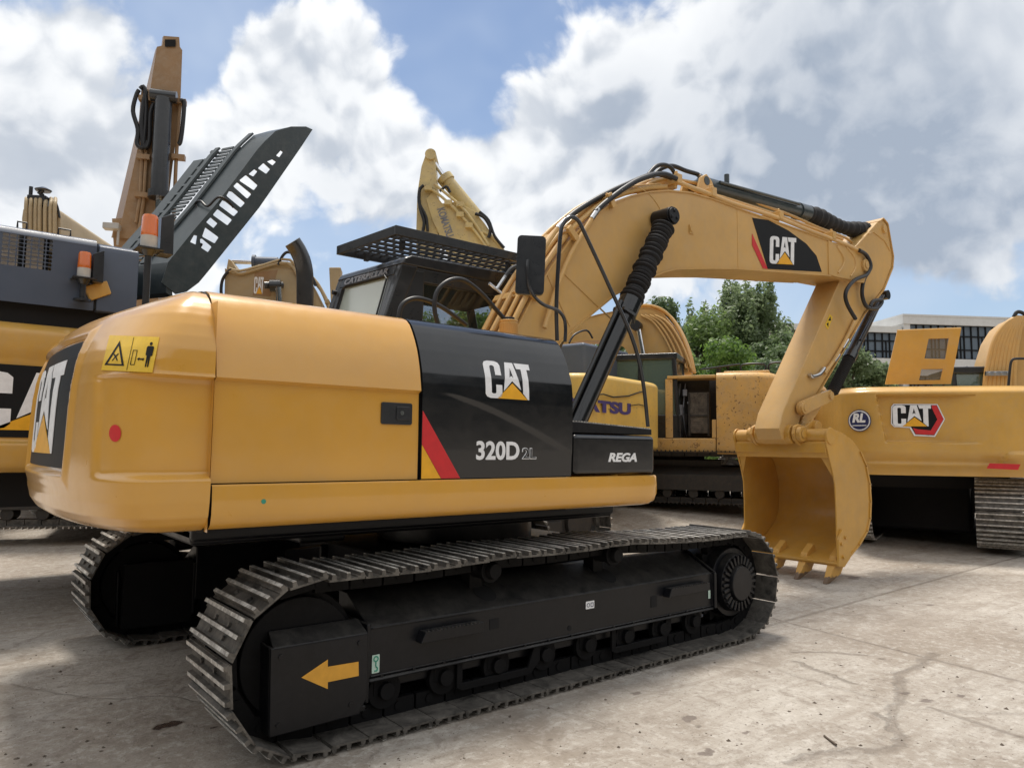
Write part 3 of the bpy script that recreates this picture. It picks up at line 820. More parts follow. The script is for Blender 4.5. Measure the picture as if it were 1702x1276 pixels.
    mb = MB(); mb.tube(px(-.15, (1060, 320), (1085, 303), (1120, 298), (1160, 318), (1200, 328), (1290, 357), (1345, 377), (1385, 392), (1400, 398)), .02, 10, smooth=4); mb.build('hydraulic_pipe', 'boomyel', boom)
    mb = MB(); mb.tube(px(-.05, (1040, 318), (1090, 298), (1150, 303), (1210, 322), (1300, 352), (1360, 378), (1405, 395), (1420, 408)), .018, 10, smooth=4); mb.build('hydraulic_pipe', 'boomyel', boom)
    for c in ((1178, 322), (1290, 360), (1378, 393), (1120, 300)):
        p = WORLD.at(c[0], c[1], 'y', -.22); mb = MB(); mb.box(p.x-.04, p.x+.04, -.30, .0, p.z-.05, p.z+.05); mb.cyl((p.x, -.25, p.z+.04), (p.x, -.25, p.z+.09), .018, n=8); mb.box(p.x-.02, p.x+.02, -.25, -.05, 4.22, p.z-.03)
        mb.build('pipe_clamp', 'boomyel', boom, bevel=.006)
    # black hoses over the hump
    for y, r, pts in ((-.22, .026, ((938, 368), (960, 350), (1000, 326), (1045, 305), (1085, 290), (1112, 294), (1128, 302))),
                      (-.30, .026, ((990, 352), (1005, 338), (1035, 315), (1065, 298), (1100, 289), (1124, 297))),
                      (-.12, .022, ((1078, 290), (1090, 277), (1104, 274), (1116, 280), (1124, 294))),
                      (-.05, .024, ((1085, 293), (1100, 280), (1118, 276), (1140, 284), (1162, 291), (1170, 300)))):
        mb = MB(); mb.tube(px(y, *pts), r, 12, smooth=5); mb.build('hose', 'rubber', boom)
    for y, pts in ((-.22, ((926, 380), (940, 366))), (-.30, ((983, 364), (994, 348))), (-.05, ((1160, 290), (1170, 302)))):
        mb = MB(); mb.tube(px(y, *pts), .027, 12); mb.build('hose_fitting', 'steel', boom)
    mb = MB(); mb.tube(px(-.27, (868, 480), (885, 450), (905, 412), (926, 380)), .022, 10, smooth=3); mb.tube(px(-.30, (905, 545), (925, 480), (950, 420), (983, 364)), .022, 10, smooth=3); mb.build('hydraulic_pipe', 'boomyel', boom)
    # arm cylinder with lug and fabric boot
    mb = MB(); A = Vector((3.35, 0, 4.515)); B = Vector((5.55, 0, 4.665)); mb.cyl(A, B, .098, n=32)
    mb.cyl(A+(B-A)*.90, B+(B-A)*.01, .112, n=32); mb.cyl(A-Vector((.10, 0, .01)), A, .07, n=20); mb.cyl((3.22, -.14, 4.50), (3.22, .14, 4.50), .05, n=20)
    mb.tube([(3.5, -.11, 4.56), (4.5, -.12, 4.63), (5.2, -.12, 4.68)], .018, 8); mb.cyl((3.72, -.05, 4.62), (3.72, -.05, 4.72), .03, n=10)
    cy = mb.build('arm_cylinder', 'greenblack', boom)
    mb = MB(); pts = []; rs = []
    C_ = Vector((7.42, 0, 4.775)); nseg = 90
    rnd = random.Random(3)
    for i in range(nseg+1):
        t = i/nseg; p = B.lerp(C_, t)-Vector((0, 0, .045*math.sin(t*math.pi))); pts.append(p); rs.append(.098+.011*math.sin(t*75)+.010*rnd.random()+.022*math.sin(t*9))
    mb.tube(pts, rs, 24); mb.build('cylinder_boot', 'boot', cy)
    mb = MB(); 
    for s in (-1, 1): mb.prism([(3.0, 4.22), (3.12, 4.52), (3.22, 4.58), (3.32, 4.52), (3.5, 4.22)], 'y', s*.10, s*.135)
    mb.build('cylinder_bracket', 'boomyel', boom, bevel=.006)
    # boom cylinders
    for s in (-1, 1):
        y = s*.42
        U_ = Vector((2.19, y, 3.80)); Lw = Vector((.52, y, 1.02)); d = (Lw-U_).normalized()
        mb = MB(); mid = U_+d*1.06
        mb.cyl(mid+d*.02, Lw, .088, n=28); mb.cyl(mid, mid+d*.16, .108, n=28); mb.cyl(mid+d*.16, mid+d*.19, .125, n=6)
        side = Vector((0, 1, 0)).cross(d).normalized()
        mb.tube([mid+d*.1-side*.115*(-1)+Vector((0, s*.02, 0)), mid+d*.5+side*.118+Vector((0, s*.02, 0)), Lw-d*.3+side*.118+Vector((0, s*.02, 0))], .022, 10)
        mb.box(-.05, .05, -.02, .02, -.02, .12, 0, Matrix.Translation(mid+d*.9)) if False else None
        bc = mb.build('boom_cylinder', 'black', root, bevel=.004)
        mb = MB(); pts = []; rs = []; ns = 260; P0 = U_+d*.13; P1 = mid+d*.06
        for i in range(ns+1):
            t = i/ns; pts.append(P0.lerp(P1, t)); ph = (t*21+.35*math.sin(t*9)) % 1
            rs.append(.084+.022*math.sin(math.pi*ph)**.7+.009*math.sin(t*37)+.006*math.sin(t*91))
        mb.tube(pts, rs, 28); mb.build('cylinder_boot', 'boot', bc)
        mb = MB(); yo = s*(hw+.02)
        mb.cyl((U_.x, yo, U_.z), (U_.x, s*.485, U_.z), .09, n=30); mb.cyl((U_.x, s*.485, U_.z), (U_.x, s*.505, U_.z), .078, n=30)
        for k in range(3):
            a = R(90+120*k); mb.cyl((U_.x+.045*math.cos(a), s*.505, U_.z+.045*math.sin(a)), (U_.x+.045*math.cos(a), s*.515, U_.z+.045*math.sin(a)), .018, n=6)
        mb.build('cylinder_pin', 'chassis', bc, bevel=.005)
    # ---- stick
    hs = .17
    prof = [(4.62, 1.98), (6.10, 3.82), (6.33, 4.06), (6.45, 4.28), (7.26, 4.86), (7.42, 4.93), (7.55, 4.88), (7.60, 4.76), (7.70, 4.42), (7.66, 4.26), (7.36, 3.885), (6.753, 3.454), (5.36, 2.20), (5.02, 1.93), (4.86, 1.66), (4.72, 1.60), (4.60, 1.66), (4.53, 1.78)]
    mb = MB(); mb.prism(prof, 'y', -hs, hs); st = mb.build('stick', 'boomyel', root, bevel=.012, seg=2, angle=25)
    mb = MB(); 
    edge = [(7.30, 4.87), (7.42, 4.94), (7.56, 4.89), (7.71, 4.42), (7.67, 4.25), (7.36, 3.875), (6.753, 3.444), (5.36, 2.19), (5.02, 1.92)]
    for a, b in zip(edge[:-1], edge[1:]):
        t = (Vector(b)-Vector(a)).normalized(); n_ = Vector((t.y, -t.x)); 
        mb.prism([a, b, (b[0]-n_.x*.014, b[1]-n_.y*.014), (a[0]-n_.x*.014, a[1]-n_.y*.014)], 'y', -hs-.02, hs+.02)
    mb.cyl((7.44, -hs-.03, 4.79), (7.44, hs+.03, 4.79), .06, n=20); 
    mb.tube([(6.95, -hs-.004, 4.62), (7.1, -hs-.004, 4.68), (7.45, -hs-.004, 4.62), (7.62, -hs-.004, 4.5)], .008, 6)
    mb.build('edge_plate', 'boomyel', st, angle=25)
    # warning label on stick
    d = [WORLD.at(a, b, 'y', -hs-.002) for a, b in ((1372, 545), (1384, 520), (1379, 522.5), (1377, 548))]
    d = [WORLD.at(a, b, 'y', -hs-.002) for a, b in ((1371, 540), (1379, 522), (1384, 527), (1376, 548))]
    lb = place(outline_mesh([[(p.x, p.z) for p in d]], .001), 'warning_label', 'labyel', st, (0, -hs-.003, 0), *UY)
    d = [WORLD.at(a, b, 'y', -hs-.002) for a, b in ((1376, 533), (1380, 526), (1381, 533))]
    place(outline_mesh([[(p.x, p.z) for p in d]], .001), 'pictogram', 'dblk', lb, (0, -hs-.0045, 0), *UY)
    d = [WORLD.at(a, b, 'y', -hs-.002) for a, b in ((1373.5, 538), (1377, 536), (1376.5, 544))]
    place(outline_mesh([[(p.x, p.z) for p in d]], .001), 'pictogram', 'dblk', lb, (0, -hs-.0045, 0), *UY)
    # stick hoses, pipes
    for y, r, pts, nm, mt in ((-.30, .026, ((1428, 416), (1440, 424), (1446, 440), (1441, 456), (1420, 466), (1406, 485), (1408, 505), (1422, 530)), 'hose', 'rubber'),
                          (-.24, .026, ((1444, 430), (1447, 445), (1436, 465), (1433, 490), (1441, 510), (1458, 512), (1466, 500), (1452, 500), (1446, 510)), 'hose', 'rubber'),
                          (-.20, .024, ((1422, 530), (1405, 565), (1385, 600), (1370, 620)), 'hydraulic_pipe', 'boomyel'),
                          (-.20, .028, ((1409, 565), (1400, 579)), 'hose_fitting', 'steel'), (-.20, .028, ((1394, 590), (1386, 601)), 'hose_fitting', 'steel'),
                          (-.20, .026, ((1370, 612), (1362, 622), (1350, 626), (1346, 622)), 'hose_fitting', 'steel')):
        mb = MB(); mb.tube(px(y, *pts), r, 10, smooth=5 if len(pts) > 2 else 0); mb.build(nm, mt, st)
    # bucket cylinder on the far edge of the stick
    A = WORLD.at(1462, 492, 'y', 0); B = WORLD.at(1381, 657, 'y', 0)
    mb = MB(); mb.cyl(A, A.lerp(B, .62), .075, n=24); mb.cyl(A.lerp(B, .60), A.lerp(B, .66), .09, n=24); mb.cyl(A+Vector((0, -.13, 0)), A+Vector((0, .13, 0)), .07, n=20)
    mb.tube([A+Vector((-.10, -.10, -.02)), A.lerp(B, .5)+Vector((-.10, -.10, .02))], .02, 8)
    bc = mb.build('bucket_cylinder', 'cabblack', st)
    mb = MB(); pts = [A.lerp(B, .64+.33*i/40) for i in range(41)]; mb.tube(pts, [.065+.014*(i % 2) for i in range(41)], 18); mb.build('cylinder_boot', 'boot', bc)
    # linkage
    K = Vector((5.62, 0, 2.23)); Q = Vector((4.95, 0, 2.04)); Lg = Vector((5.12, 0, 1.80)); T = Vector((4.74, 0, 1.72))
    mb = MB()
    def link(a, b, y0, y1, r0, r1):
        t = (b-a); ang = math.atan2(t.z, t.x); poly = []
        for k in range(9): g_ = ang+R(90+180*k/8); poly.append((a.x+r0*math.cos(g_), a.z+r0*math.sin(g_)))
        for k in range(9): g_ = ang+R(-90+180*k/8); poly.append((b.x+r1*math.cos(g_), b.z+r1*math.sin(g_)))
        mb.prism(poly, 'y', y0, y1)
    for s in (-1, 1):
        link(Q, K, s*.20, s*.245, .085, .075); mb.cyl((Q.x, s*.19, Q.z), (Q.x, s*.275, Q.z), .075, n=24); mb.cyl((Q.x, s*.275, Q.z), (Q.x, s*.285, Q.z), .04, n=18)
    mb.cyl((K.x, -.27, K.z), (K.x, .27, K.z), .05, n=20)
    mb.build('side_link', 'boomyel', st, bevel=.006)
    mb = MB(); link(K, Lg, -.14, .14, .085, .085); mb.cyl((Lg.x, -.16, Lg.z), (Lg.x, .16, Lg.z), .085, n=24); mb.build('bucket_link', 'boomyel', st, bevel=.01)
    build_bucket(root, T, Lg)

def build_bucket(root, T, Lg):
    B = WORLD
    hw = .62
    outl = [(4.80, 1.745), (4.93, 1.78), (5.15, 1.745), (5.40, 1.66), (5.60, 1.52), (5.74, 1.34), (5.81, 1.12), (5.82, .90), (5.79, .70), (5.71, .55), (5.50, .40), (5.27, .29), (5.04, .225), (4.975, .26), (4.965, .50), (4.965, .85), (4.955, 1.12), (4.90, 1.30), (4.83, 1.46), (4.775, 1.60), (4.765, 1.70)]
    mb = MB()
    for s in (-1, 1): mb.prism(outl, 'y', s*(hw-.018), s*hw)
    # curved shell: from top tube over the back to the lip
    shell = [(4.86, 1.66), (5.13, 1.715), (5.38, 1.63), (5.58, 1.50), (5.715, 1.325), (5.785, 1.115), (5.795, .90), (5.765, .71), (5.69, .57), (5.48, .42), (5.25, .31), (4.98, .235)]
    nrm = []
    P = [Vector(p) for p in shell]
    for i, p in enumerate(P):
        t = (P[min(i+1, len(P)-1)]-P[max(i-1, 0)]).normalized(); nrm.append(Vector((-t.y, t.x)))
    inn = [p-n_*.02 for p, n_ in zip(P, nrm)]
    def f(a, b):
        i = round(b*(len(P)-1)); return (P[i].x, -hw+.018+a*(2*hw-.036), P[i].y)
    def g(a, b):
        i = round(b*(len(P)-1)); return (inn[i].x, -hw+.018+a*(2*hw-.036), inn[i].y)
    poly = [(p.x, p.y) for p in P]+[(p.x, p.y) for p in inn[::-1]]
    mb.prism(poly, 'y', -hw+.0185, hw-.0185)
    # rectangular top beam and hinge tube
    mb.prism([(4.79, 1.50), (4.78, 1.62), (4.85, 1.67), (5.12, 1.69), (5.12, 1.60)], 'y', -hw+.0185, hw-.0185)
    mb.prism([(4.83, 1.44), (4.80, 1.52), (4.90, 1.56)], 'y', -hw+.019, hw-.019)
    # gussets in the corners of the mouth
    for s in (-1, 1):
        mb.add([(4.835, s*(hw-.02), 1.50), (4.835, s*(hw-.14), 1.50), (4.93, s*(hw-.02), 1.22), (4.86, s*(hw-.02), 1.50), (4.86, s*(hw-.14), 1.50), (4.95, s*(hw-.02), 1.22)],
               [(0, 1, 2), (5, 4, 3), (0, 3, 4, 1), (1, 4, 5, 2), (2, 5, 3, 0)])
    # lip plate
    mb.prism([(4.93, .215), (4.93, .24), (5.25, .325), (5.28, .295), (4.96, .19)], 'y', -hw-.005, hw+.005)
    bk = mb.build('bucket', 'bucketyel', root, bevel=.006, recalc=True, angle=28)
    for sg in (-1, 1):
        mb = MB(); mb.cyl((4.865, sg*.24, 1.70), (4.865, sg*(hw-.02), 1.70), .085, n=28); mb.cyl((4.865, sg*(hw-.012), 1.70), (4.865, sg*(hw+.012), 1.70), .10, n=28); mb.cyl((4.865, sg*.25, 1.70), (4.865, sg*.32, 1.70), .115, n=28)
        mb.build('hinge_tube', 'bucketyel', bk, bevel=.005)
    mb = MB(); mb.cyl((T.x, -.235, T.z), (T.x, .235, T.z), .115, n=32); mb.cyl((T.x, -.36, T.z), (T.x, .36, T.z), .055, n=24)
    mb.cyl((T.x, -.30, T.z), (T.x, -.255, T.z), .095, n=28)
    mb.build('stick_boss', 'bucketyel', bk, bevel=.006)
    # hinge lugs
    lug = [(T.x-.11, T.z), (T.x-.08, T.z+.09), (T.x, T.z+.12), (T.x+.18, T.z+.10), (Lg.x-.06, Lg.z+.10), (Lg.x+.04, Lg.z+.10), (Lg.x+.11, Lg.z), (Lg.x+.12, Lg.z-.2), (5.1, 1.60), (4.84, 1.56), (T.x-.02, T.z-.11)]
    for s in (-1, 1):
        mb = MB(); mb.prism(lug, 'y', s*.262, s*.302)
        mb.cyl((Lg.x, s*.262, Lg.z), (Lg.x, s*.345, Lg.z), .09, n=24); mb.cyl((T.x, s*.302, T.z), (T.x, s*.36, T.z), .09, n=24); mb.cyl((T.x, s*.36, T.z), (T.x, s*.372, T.z), .05, n=18)
        mb.build('hinge_lug', 'bucketyel', bk, bevel=.006)
    # teeth
    for y in (-.545, -.185, .185, .545):
        mb = MB()
        y0, y1 = y-.05, y+.05
        # adapter clamped over the lip, then a tapering tooth reaching the ground
        mb.prism([(5.16, .40), (5.20, .33), (5.24, .26), (5.10, .10), (4.96, .12), (4.955, .20), (5.00, .30)], 'y', y-.042, y+.042)
        vs = [(4.955, y0, .205), (4.955, y1, .205), (5.10, y1, .10), (5.10, y0, .10), (4.79, y-.022, .004), (4.79, y+.022, .004), (4.822, y+.022, -.012), (4.822, y-.022, -.012)]
        mb.add(vs, [(0, 4, 5, 1), (2, 6, 7, 3), (0, 3, 7, 4), (1, 5, 6, 2), (4, 7, 6, 5), (0, 1, 2, 3)])
        mb.build('tooth', 'toothmat', bk, bevel=.006, recalc=True)
    # side cutters
    for s in (-1, 1):
        mb = MB()
        mb.prism([(4.93, .20), (4.945, .50), (5.03, .62), (5.12, .58), (5.15, .46), (5.24, .42), (5.22, .28), (5.06, .18)], 'y', s*(hw+.002), s*(hw+.03))
        for p in ((5.0, .45), (5.03, .30), (5.09, .52)): mb.cyl((p[0], s*(hw+.03), p[1]), (p[0], s*(hw+.05), p[1]), .022, n=6)
        if s > 0: mb.prism([(4.97, .38), (4.88, .30), (4.88, .20), (4.97, .18)], 'y', s*(hw+.03), s*(hw+.14))
        mb.build('side_cutter', 'bucketyel', bk, bevel=.004)
    mb = MB()
    for s in (-1,):
        ed = outl[6:13]
        for k in range(7):
            p = Vector(outl[5]).lerp(Vector(outl[10]), k/6); q_ = outl[5+min(k, 5)]
        for a, b in zip(outl[4:12], outl[5:13]):
            mb.prism([a, b, (b[0]-.03, b[1]+.012), (a[0]-.035, a[1]-.0)], 'y', s*(hw), s*(hw+.014))
    mb.build('wear_plate', 'bucketyel', bk, angle=25)

def build_under(root):
    path = track_path(-1.83, .445, .40, 1.86, .445, .385, .012, [(-.65, .862), (.43, .868)], .048)
    NS = 49
    frs, pitch = track_frames(path, NS)
    shoes = [shoe_mb(pitch, -.30, .30, k) for k in range(4)]
    protos = []
    for side, yc in (('near', -1.19), ('far', 1.48)):
        s = -1 if yc < 0 else 1
        o = lambda y: yc+s*y          # y measured outwards from the track's centre line
        # frame beam: section in (y,z), outer side vertical then sloping roof
        sec = [(o(.17), .285), (o(.17), .555), (o(-.10), .70), (o(-.20), .70), (o(-.20), .285)]
        mb = MB(); mb.prism(sec, 'x', -1.48, 1.53)
        mb.box(-1.48, 1.53, o(.17), o(.19), .272, .292)
        mb.box(1.53, 1.56, o(-.2), o(.20), .28, .56); mb.prism([(o(.2), .56), (o(-.10), .72), (o(-.2), .72), (o(-.2), .56)], 'x', 1.53, 1.56)
        mb.box(-1.50, -1.475, o(-.2), o(.19), .17, .58)
        mb.box(-1.3, 1.5, o(-.12), o(.10), .20, .285)
        tr = f_ = mb.build('track', 'chassis', root, bevel=.012, recalc=True)
        if side == 'far': tr.location = (-.14, 0, 0)
        for i, (p, t) in enumerate(frs):
            k = i % 4
            if len(protos) <= k:
                ob = shoes[k].build('track_shoe', ['shoe', 'edge', 'iron'], tr); protos.append(ob)
            else:
                ob = protos[k].copy(); COL.objects.link(ob); ob.parent = tr
            rnd = random.Random(i*7+int(yc*10))
            ob.matrix_local = frame_mx(p, t, yc) @ Matrix.Rotation(R(rnd.uniform(-1.2, 1.2)), 4, 'Y')
        # openings in the frame roof
        for xc in (-.62, .46):
            mb = MB()
            for k in range(1):
                n_ = Vector((0, s*.145, .27)).normalized()
                c = Vector((xc, o(.045), .622))
                U = Vector((1, 0, 0)); V = Vector((0, -s*.27, .145)).normalized()
                ring = []
                for a in range(24):
                    ca, sa = math.cos(R(a*15)), math.sin(R(a*15)); ring.append(c+U*(.075*ca*1.0+.02*sa*0)+V*(.085*sa)+U*(.05 if ca > 0 else -.05)*0+n_*.003+V*0)
                mb.add([tuple(v) for v in ring], [tuple(range(24)) if s < 0 else tuple(range(24))[::-1]])
            mb.build('frame_opening', 'dark', f_)
        mb = MB(); mb.box(.80, .865, o(.1705), o(.173), .375, .455); mb.build('frame_opening', 'dark', f_)
        mb = MB(); mb.cyl((-.01, o(.165), .345), (-.01, o(.1725), .345), .018, n=14); mb.build('frame_opening', 'dark', f_)
        mb = MB(); mb.box(-.67, -.60, o(.1705), o(.173), .43, .49); mb.build('frame_opening', 'dark', f_)
        # idler guard box
        mb = MB()
        mb.prism([(-2.02, .13), (-2.03, .545), (-1.51, .545), (-1.505, .22), (-1.55, .14)], 'y', o(.205), o(.225))
        mb.prism([(-2.02, .13), (-2.0, .13), (-2.01, .545), (-2.03, .545)], 'y', o(-.12), o(.205))
        mb.add([(-2.02, o(.225), .545), (-1.51, o(.225), .545), (-1.51, o(.10), .60), (-2.0, o(.10), .60), (-2.02, o(.225), .53), (-1.51, o(.225), .53), (-1.51, o(.10), .585), (-2.0, o(.10), .585)],
               [(0, 1, 2, 3), (7, 6, 5, 4), (0, 4, 5, 1), (1, 5, 6, 2), (2, 6, 7, 3), (3, 7, 4, 0)])
        mb.box(-1.95, -1.5, o(-.12), o(.2), .14, .17)
        ig = mb.build('idler_guard', 'black' if False else 'chassis', f_, bevel=.008, recalc=True)
        if s < 0:
            A = at(597, 1110, 'y', o(.2255))
            pts = [WORLD.at(a, b, 'y', o(.2275)) for a, b in ((501, 1125.5), (545, 1095.5), (545, 1107.5), (596, 1099), (596.5, 1122.5), (545, 1133), (545, 1144.5))]
            me = outline_mesh([[(q_.x, q_.z) for q_ in pts]], .001); place(me, 'arrow_decal', 'arrow', ig, (0, o(.2265), 0), *UY)
            def stick_(x0, x1, z0, z1, mat, y=o(.1745)):
                return place(outline_mesh([rr_poly(x0, z0, x1, z1, .004, 2)], .001), 'sticker', mat, f_, (0, y, 0), *UY)
            a = stick_(-1.457, -1.412, .315, .41, 'mint')
            place(outline_mesh([[(.016*math.cos(R(t)), .016*math.sin(R(t))) for t in range(0, 360, 20)], [(.009*math.cos(R(t)), .009*math.sin(R(t))) for t in range(0, 360, 20)]], .001), 'pictogram', 'green', a, (-1.434, o(.176), .388), *UY)
            mb2 = MB(); mb2.tube([(-1.434, o(.1765), .372), (-1.434, o(.1765), .35), (-1.424, o(.1765), .34), (-1.428, o(.1765), .326), (-1.442, o(.1765), .328)], .0035, 6, smooth=3); mb2.build('pictogram', 'green', a)
            b = stick_(.135, .215, .448, .498, 'white')
            place(outline_mesh([[(.014*math.cos(R(t)), .014*math.sin(R(t))) for t in range(0, 360, 20)], [(.010*math.cos(R(t)), .010*math.sin(R(t))) for t in range(0, 360, 20)]], .001), 'pictogram', 'navy', b, (.158, o(.176), .473), *UY)
            place(outline_mesh([[(0, 0), (.026, 0), (.026, .028), (0, .028)], [(.004, .004), (.022, .004), (.022, .024), (.004, .024)]], .001), 'pictogram', 'navy', b, (.18, o(.176), .459), *UY)
            stick_(1.478, 1.505, .36, .425, 'mint')
        mb = MB()
        for k in range(15): mb.cyl((-1.40+.2*k, o(.178), .292), (-1.40+.2*k, o(.178), .303), .011, n=6)
        mb.tube([(-1.46, o(.171), .30), (1.52, o(.171), .30)], .006, 6); mb.tube([(-1.46, o(.171), .548), (1.52, o(.171), .548)], .006, 6); mb.tube([(1.528, o(.171), .30), (1.528, o(.171), .55)], .007, 6)
        for p_ in ((-1.98, .50), (-1.56, .50), (-1.98, .18), (-1.60, .20)): mb.cyl((p_[0], o(.225), p_[1]), (p_[0], o(.232), p_[1]), .012, n=6)
        mb.build('bolts_and_welds', 'chassis', tr)
        # steps
        for xa, xb in ((-1.19, -.76), (.93, 1.42)):
            mb = MB(); mb.prism([(xa, .44), (xa+.03, .50), (xb-.0, .50), (xb, .44)], 'y', o(.172), o(.235))
            for k in range(14): x = xa+.04+(xb-xa-.06)*k/14; mb.box(x, x+.010, o(.232), o(.24), .498, .508, 1)
            mb.build('step', ['chassis', 'chassis2'], f_, bevel=.006)
        mb = MB(); mb.box(-1.42, 1.45, o(-.19), o(-.14), .07, .30); mb.box(-2.0, -1.5, o(-.2), o(-.17), .12, .6); mb.build('light_blocker', 'iron', tr)  # plates added behind rollers and idler to block light through the gaps
        # idler, sprocket, final drive
        mb = MB(); mb.cyl((-1.83, o(-.09), .445), (-1.83, o(.09), .445), .30, n=48); mb.cyl((-1.83, o(-.035), .445), (-1.83, o(.035), .445), .335, n=48); mb.cyl((-1.83, o(-.13), .445), (-1.83, o(.13), .445), .12, n=24)
        mb.build('idler', 'iron', tr, bevel=.008)
        mb = MB(); n = 21; poly = []
        for k in range(n*4):
            a = 2*math.pi*k/(n*4); r = (.345, .345, .30, .30)[k % 4]; poly.append((1.86+r*math.cos(a), .445+r*math.sin(a)))
        mb.prism(poly, 'y', o(-.035), o(.035)); mb.build('sprocket', 'iron', tr, bevel=.004)
        mb = MB(); c = (1.86, .445)
        mb.cyl((c[0], o(-.2), c[1]), (c[0], o(.13), c[1]), .275, n=48); mb.cyl((c[0], o(.13), c[1]), (c[0], o(.19), c[1]), .235, .225, n=48); mb.cyl((c[0], o(.19), c[1]), (c[0], o(.232), c[1]), .145, .135, n=48)
        for k in range(26):
            a = 2*math.pi*k/26; m = Matrix.Translation((c[0], 0, c[1])) @ Matrix.Rotation(a, 4, 'Y')
            y0, y1 = sorted((o(.17), o(.212))); mb.box(.150, .222, y0, y1, -.0125, .0125, 0, m)
        mb.build('final_drive', 'chassis', tr, bevel=.006)
        # rollers
        for xc, zc in ((-.65, .775), (.43, .781)):
            mb = MB(); mb.cyl((xc, o(-.10), zc), (xc, o(.16), zc), .062, n=24); mb.cyl((xc, o(.16), zc), (xc, o(.20), zc), .055, .045, n=24); mb.cyl((xc, o(.12), zc), (xc, o(.155), zc), .075, n=24)
            mb.box(xc-.05, xc+.05, o(-.1), o(-.0), .64, zc); mb.build('carrier_roller', 'iron', tr, bevel=.004)
        for k in range(8):
            xc = -1.35+k*.385
            mb = MB(); mb.cyl((xc, o(-.12), .20), (xc, o(.12), .20), .078, n=24)
            for yy in (-.11, .11): mb.cyl((xc, o(yy-.02), .20), (xc, o(yy+.02), .20), .10, n=24)
            mb.cyl((xc, o(.13), .20), (xc, o(.165), .20), .045, n=18); mb.box(xc-.07, xc+.07, o(.10), o(.135), .18, .285)
            mb.build('track_roller', 'iron', tr, bevel=.004)
        for xc in (-.55, .75):
            mb = MB(); mb.prism([(xc-.34, .125), (xc-.30, .105), (xc+.22, .105), (xc+.30, .18), (xc+.30, .27), (xc+.25, .27), (xc+.20, .15), (xc-.30, .15), (xc-.30, .27), (xc-.34, .27)], 'y', o(.135), o(.155)); mb.build('chain_guard', 'iron', tr, bevel=.004)
    # centre: car body and swing ring
    mb = MB(); mb.box(-.95, .95, -.85, .85, .45, .80); mb.cyl((0, 0, .80), (0, 0, 1.02), .62, n=48)
    for s in (-1, 1):
        for xx in (-.85, .85): mb.prism([(s*.3, .78), (s*1.0, .66), (s*1.0, .40), (s*.3, .46)], 'x', xx-.16, xx+.16)
    mb.box(-2.30, .8, -.98, .98, 1.0, 1.09)
    mb.box(-1.6, -1.3, -.7, .7, .93, 1.0)
    mb.build('car_body', 'chassis', root, bevel=.02, recalc=True)

# ================================================================== OTHER MACHINES
def loft_body(x0, x1, hw, z0, z1, rc, bow=.18, n=4.0):
    """solid counterweight: superellipse plan between x0 (rear) and x1 (front), softened top and bottom"""
    mb = MB(); zs = []
    for k in range(8): a = R(90*k/8); zs.append((z0+rc*.6*(1-math.cos(a)), 1-rc*.6*(1-math.sin(a))/hw))
    for k in range(8): a = R(90*k/7); zs.append((z1-rc*(1-math.sin(a)), 1-rc*(1-math.cos(a))/hw))
    zs = [(z0, .6)]+zs+[(z1, .3)]
    def f(u, v):
        z, sc_ = zs[round(v*(len(zs)-1))]; th = math.pi*u; c, s = math.cos(th), math.sin(th)
        a = (x1-x0)
        return (x1-a*(1-(1-sc_)*hw/a)*abs(s)**(2/n), -hw*sc_*abs(c)**(2/n)*(1 if c > 0 else -1), z)
    mb.grid(f, 64, len(zs)-1)
    mb.add([(x1, -hw*.98, z0+rc*.3), (x1, hw*.98, z0+rc*.3), (x1, hw*.98, z1-rc*.3), (x1, -hw*.98, z1-rc*.3)], [(0, 1, 2, 3)])
    return mb

def undercarriage(root, yaw=0, hl=1.85, r=.46, gauge=1.19, w=.6, mat='chassis2', ground=0, shoemats=('shoe', 'edge'), shift=(0, 0)):
    mx = Matrix.Rotation(R(yaw), 4, 'Z') @ Matrix.Translation((shift[0], shift[1], 0))
    for s in (-1, 1):
        tr = simple_track('track', root, mx @ Matrix.Translation((0, 0, ground)), hl, r-.02, -s*gauge, w, shoemats)
        mb = MB(); o = lambda y: s*(gauge+y)
        mb.prism([(-1, 0), (-1, 0), (-1, 0)], 'x', 0, 0) if False else None
        sec = [(o(.17), .26), (o(.17), .55), (o(-.1), .70), (o(-.2), .70), (o(-.2), .26)]
        mb.prism(sec, 'x', -hl+.35, hl-.3, 0, mx)
        mb.prism([(-hl-.2, .16), (-hl-.2, .56), (-hl+.34, .56), (-hl+.34, .2)], 'y', o(-.1), o(.21), 0, mx)
        for xx in (-hl, hl):
            for a_, b_, rr in ((-.16, .13, .32), (.13, .2, .22)):
                mb.cyl(mx @ Vector((xx, o(a_), r)), mx @ Vector((xx, o(b_), r)), rr, n=28)
        for k in range(7): x = -hl+.55+k*(2*hl-1)/6; mb.cyl(mx @ Vector((x, o(-.13), .2)), mx @ Vector((x, o(.13), .2)), .09, n=16)
        mb.build('track_frame', mat, tr, bevel=.01, recalc=True)
    mb = MB(); mb.box(-.95, .95, -gauge+.2, gauge-.2, .45, .82, 0, mx); mb.cyl((0, 0, .8), (0, 0, 1.04), .62, n=32); mb.build('car_body', mat, root, recalc=True)

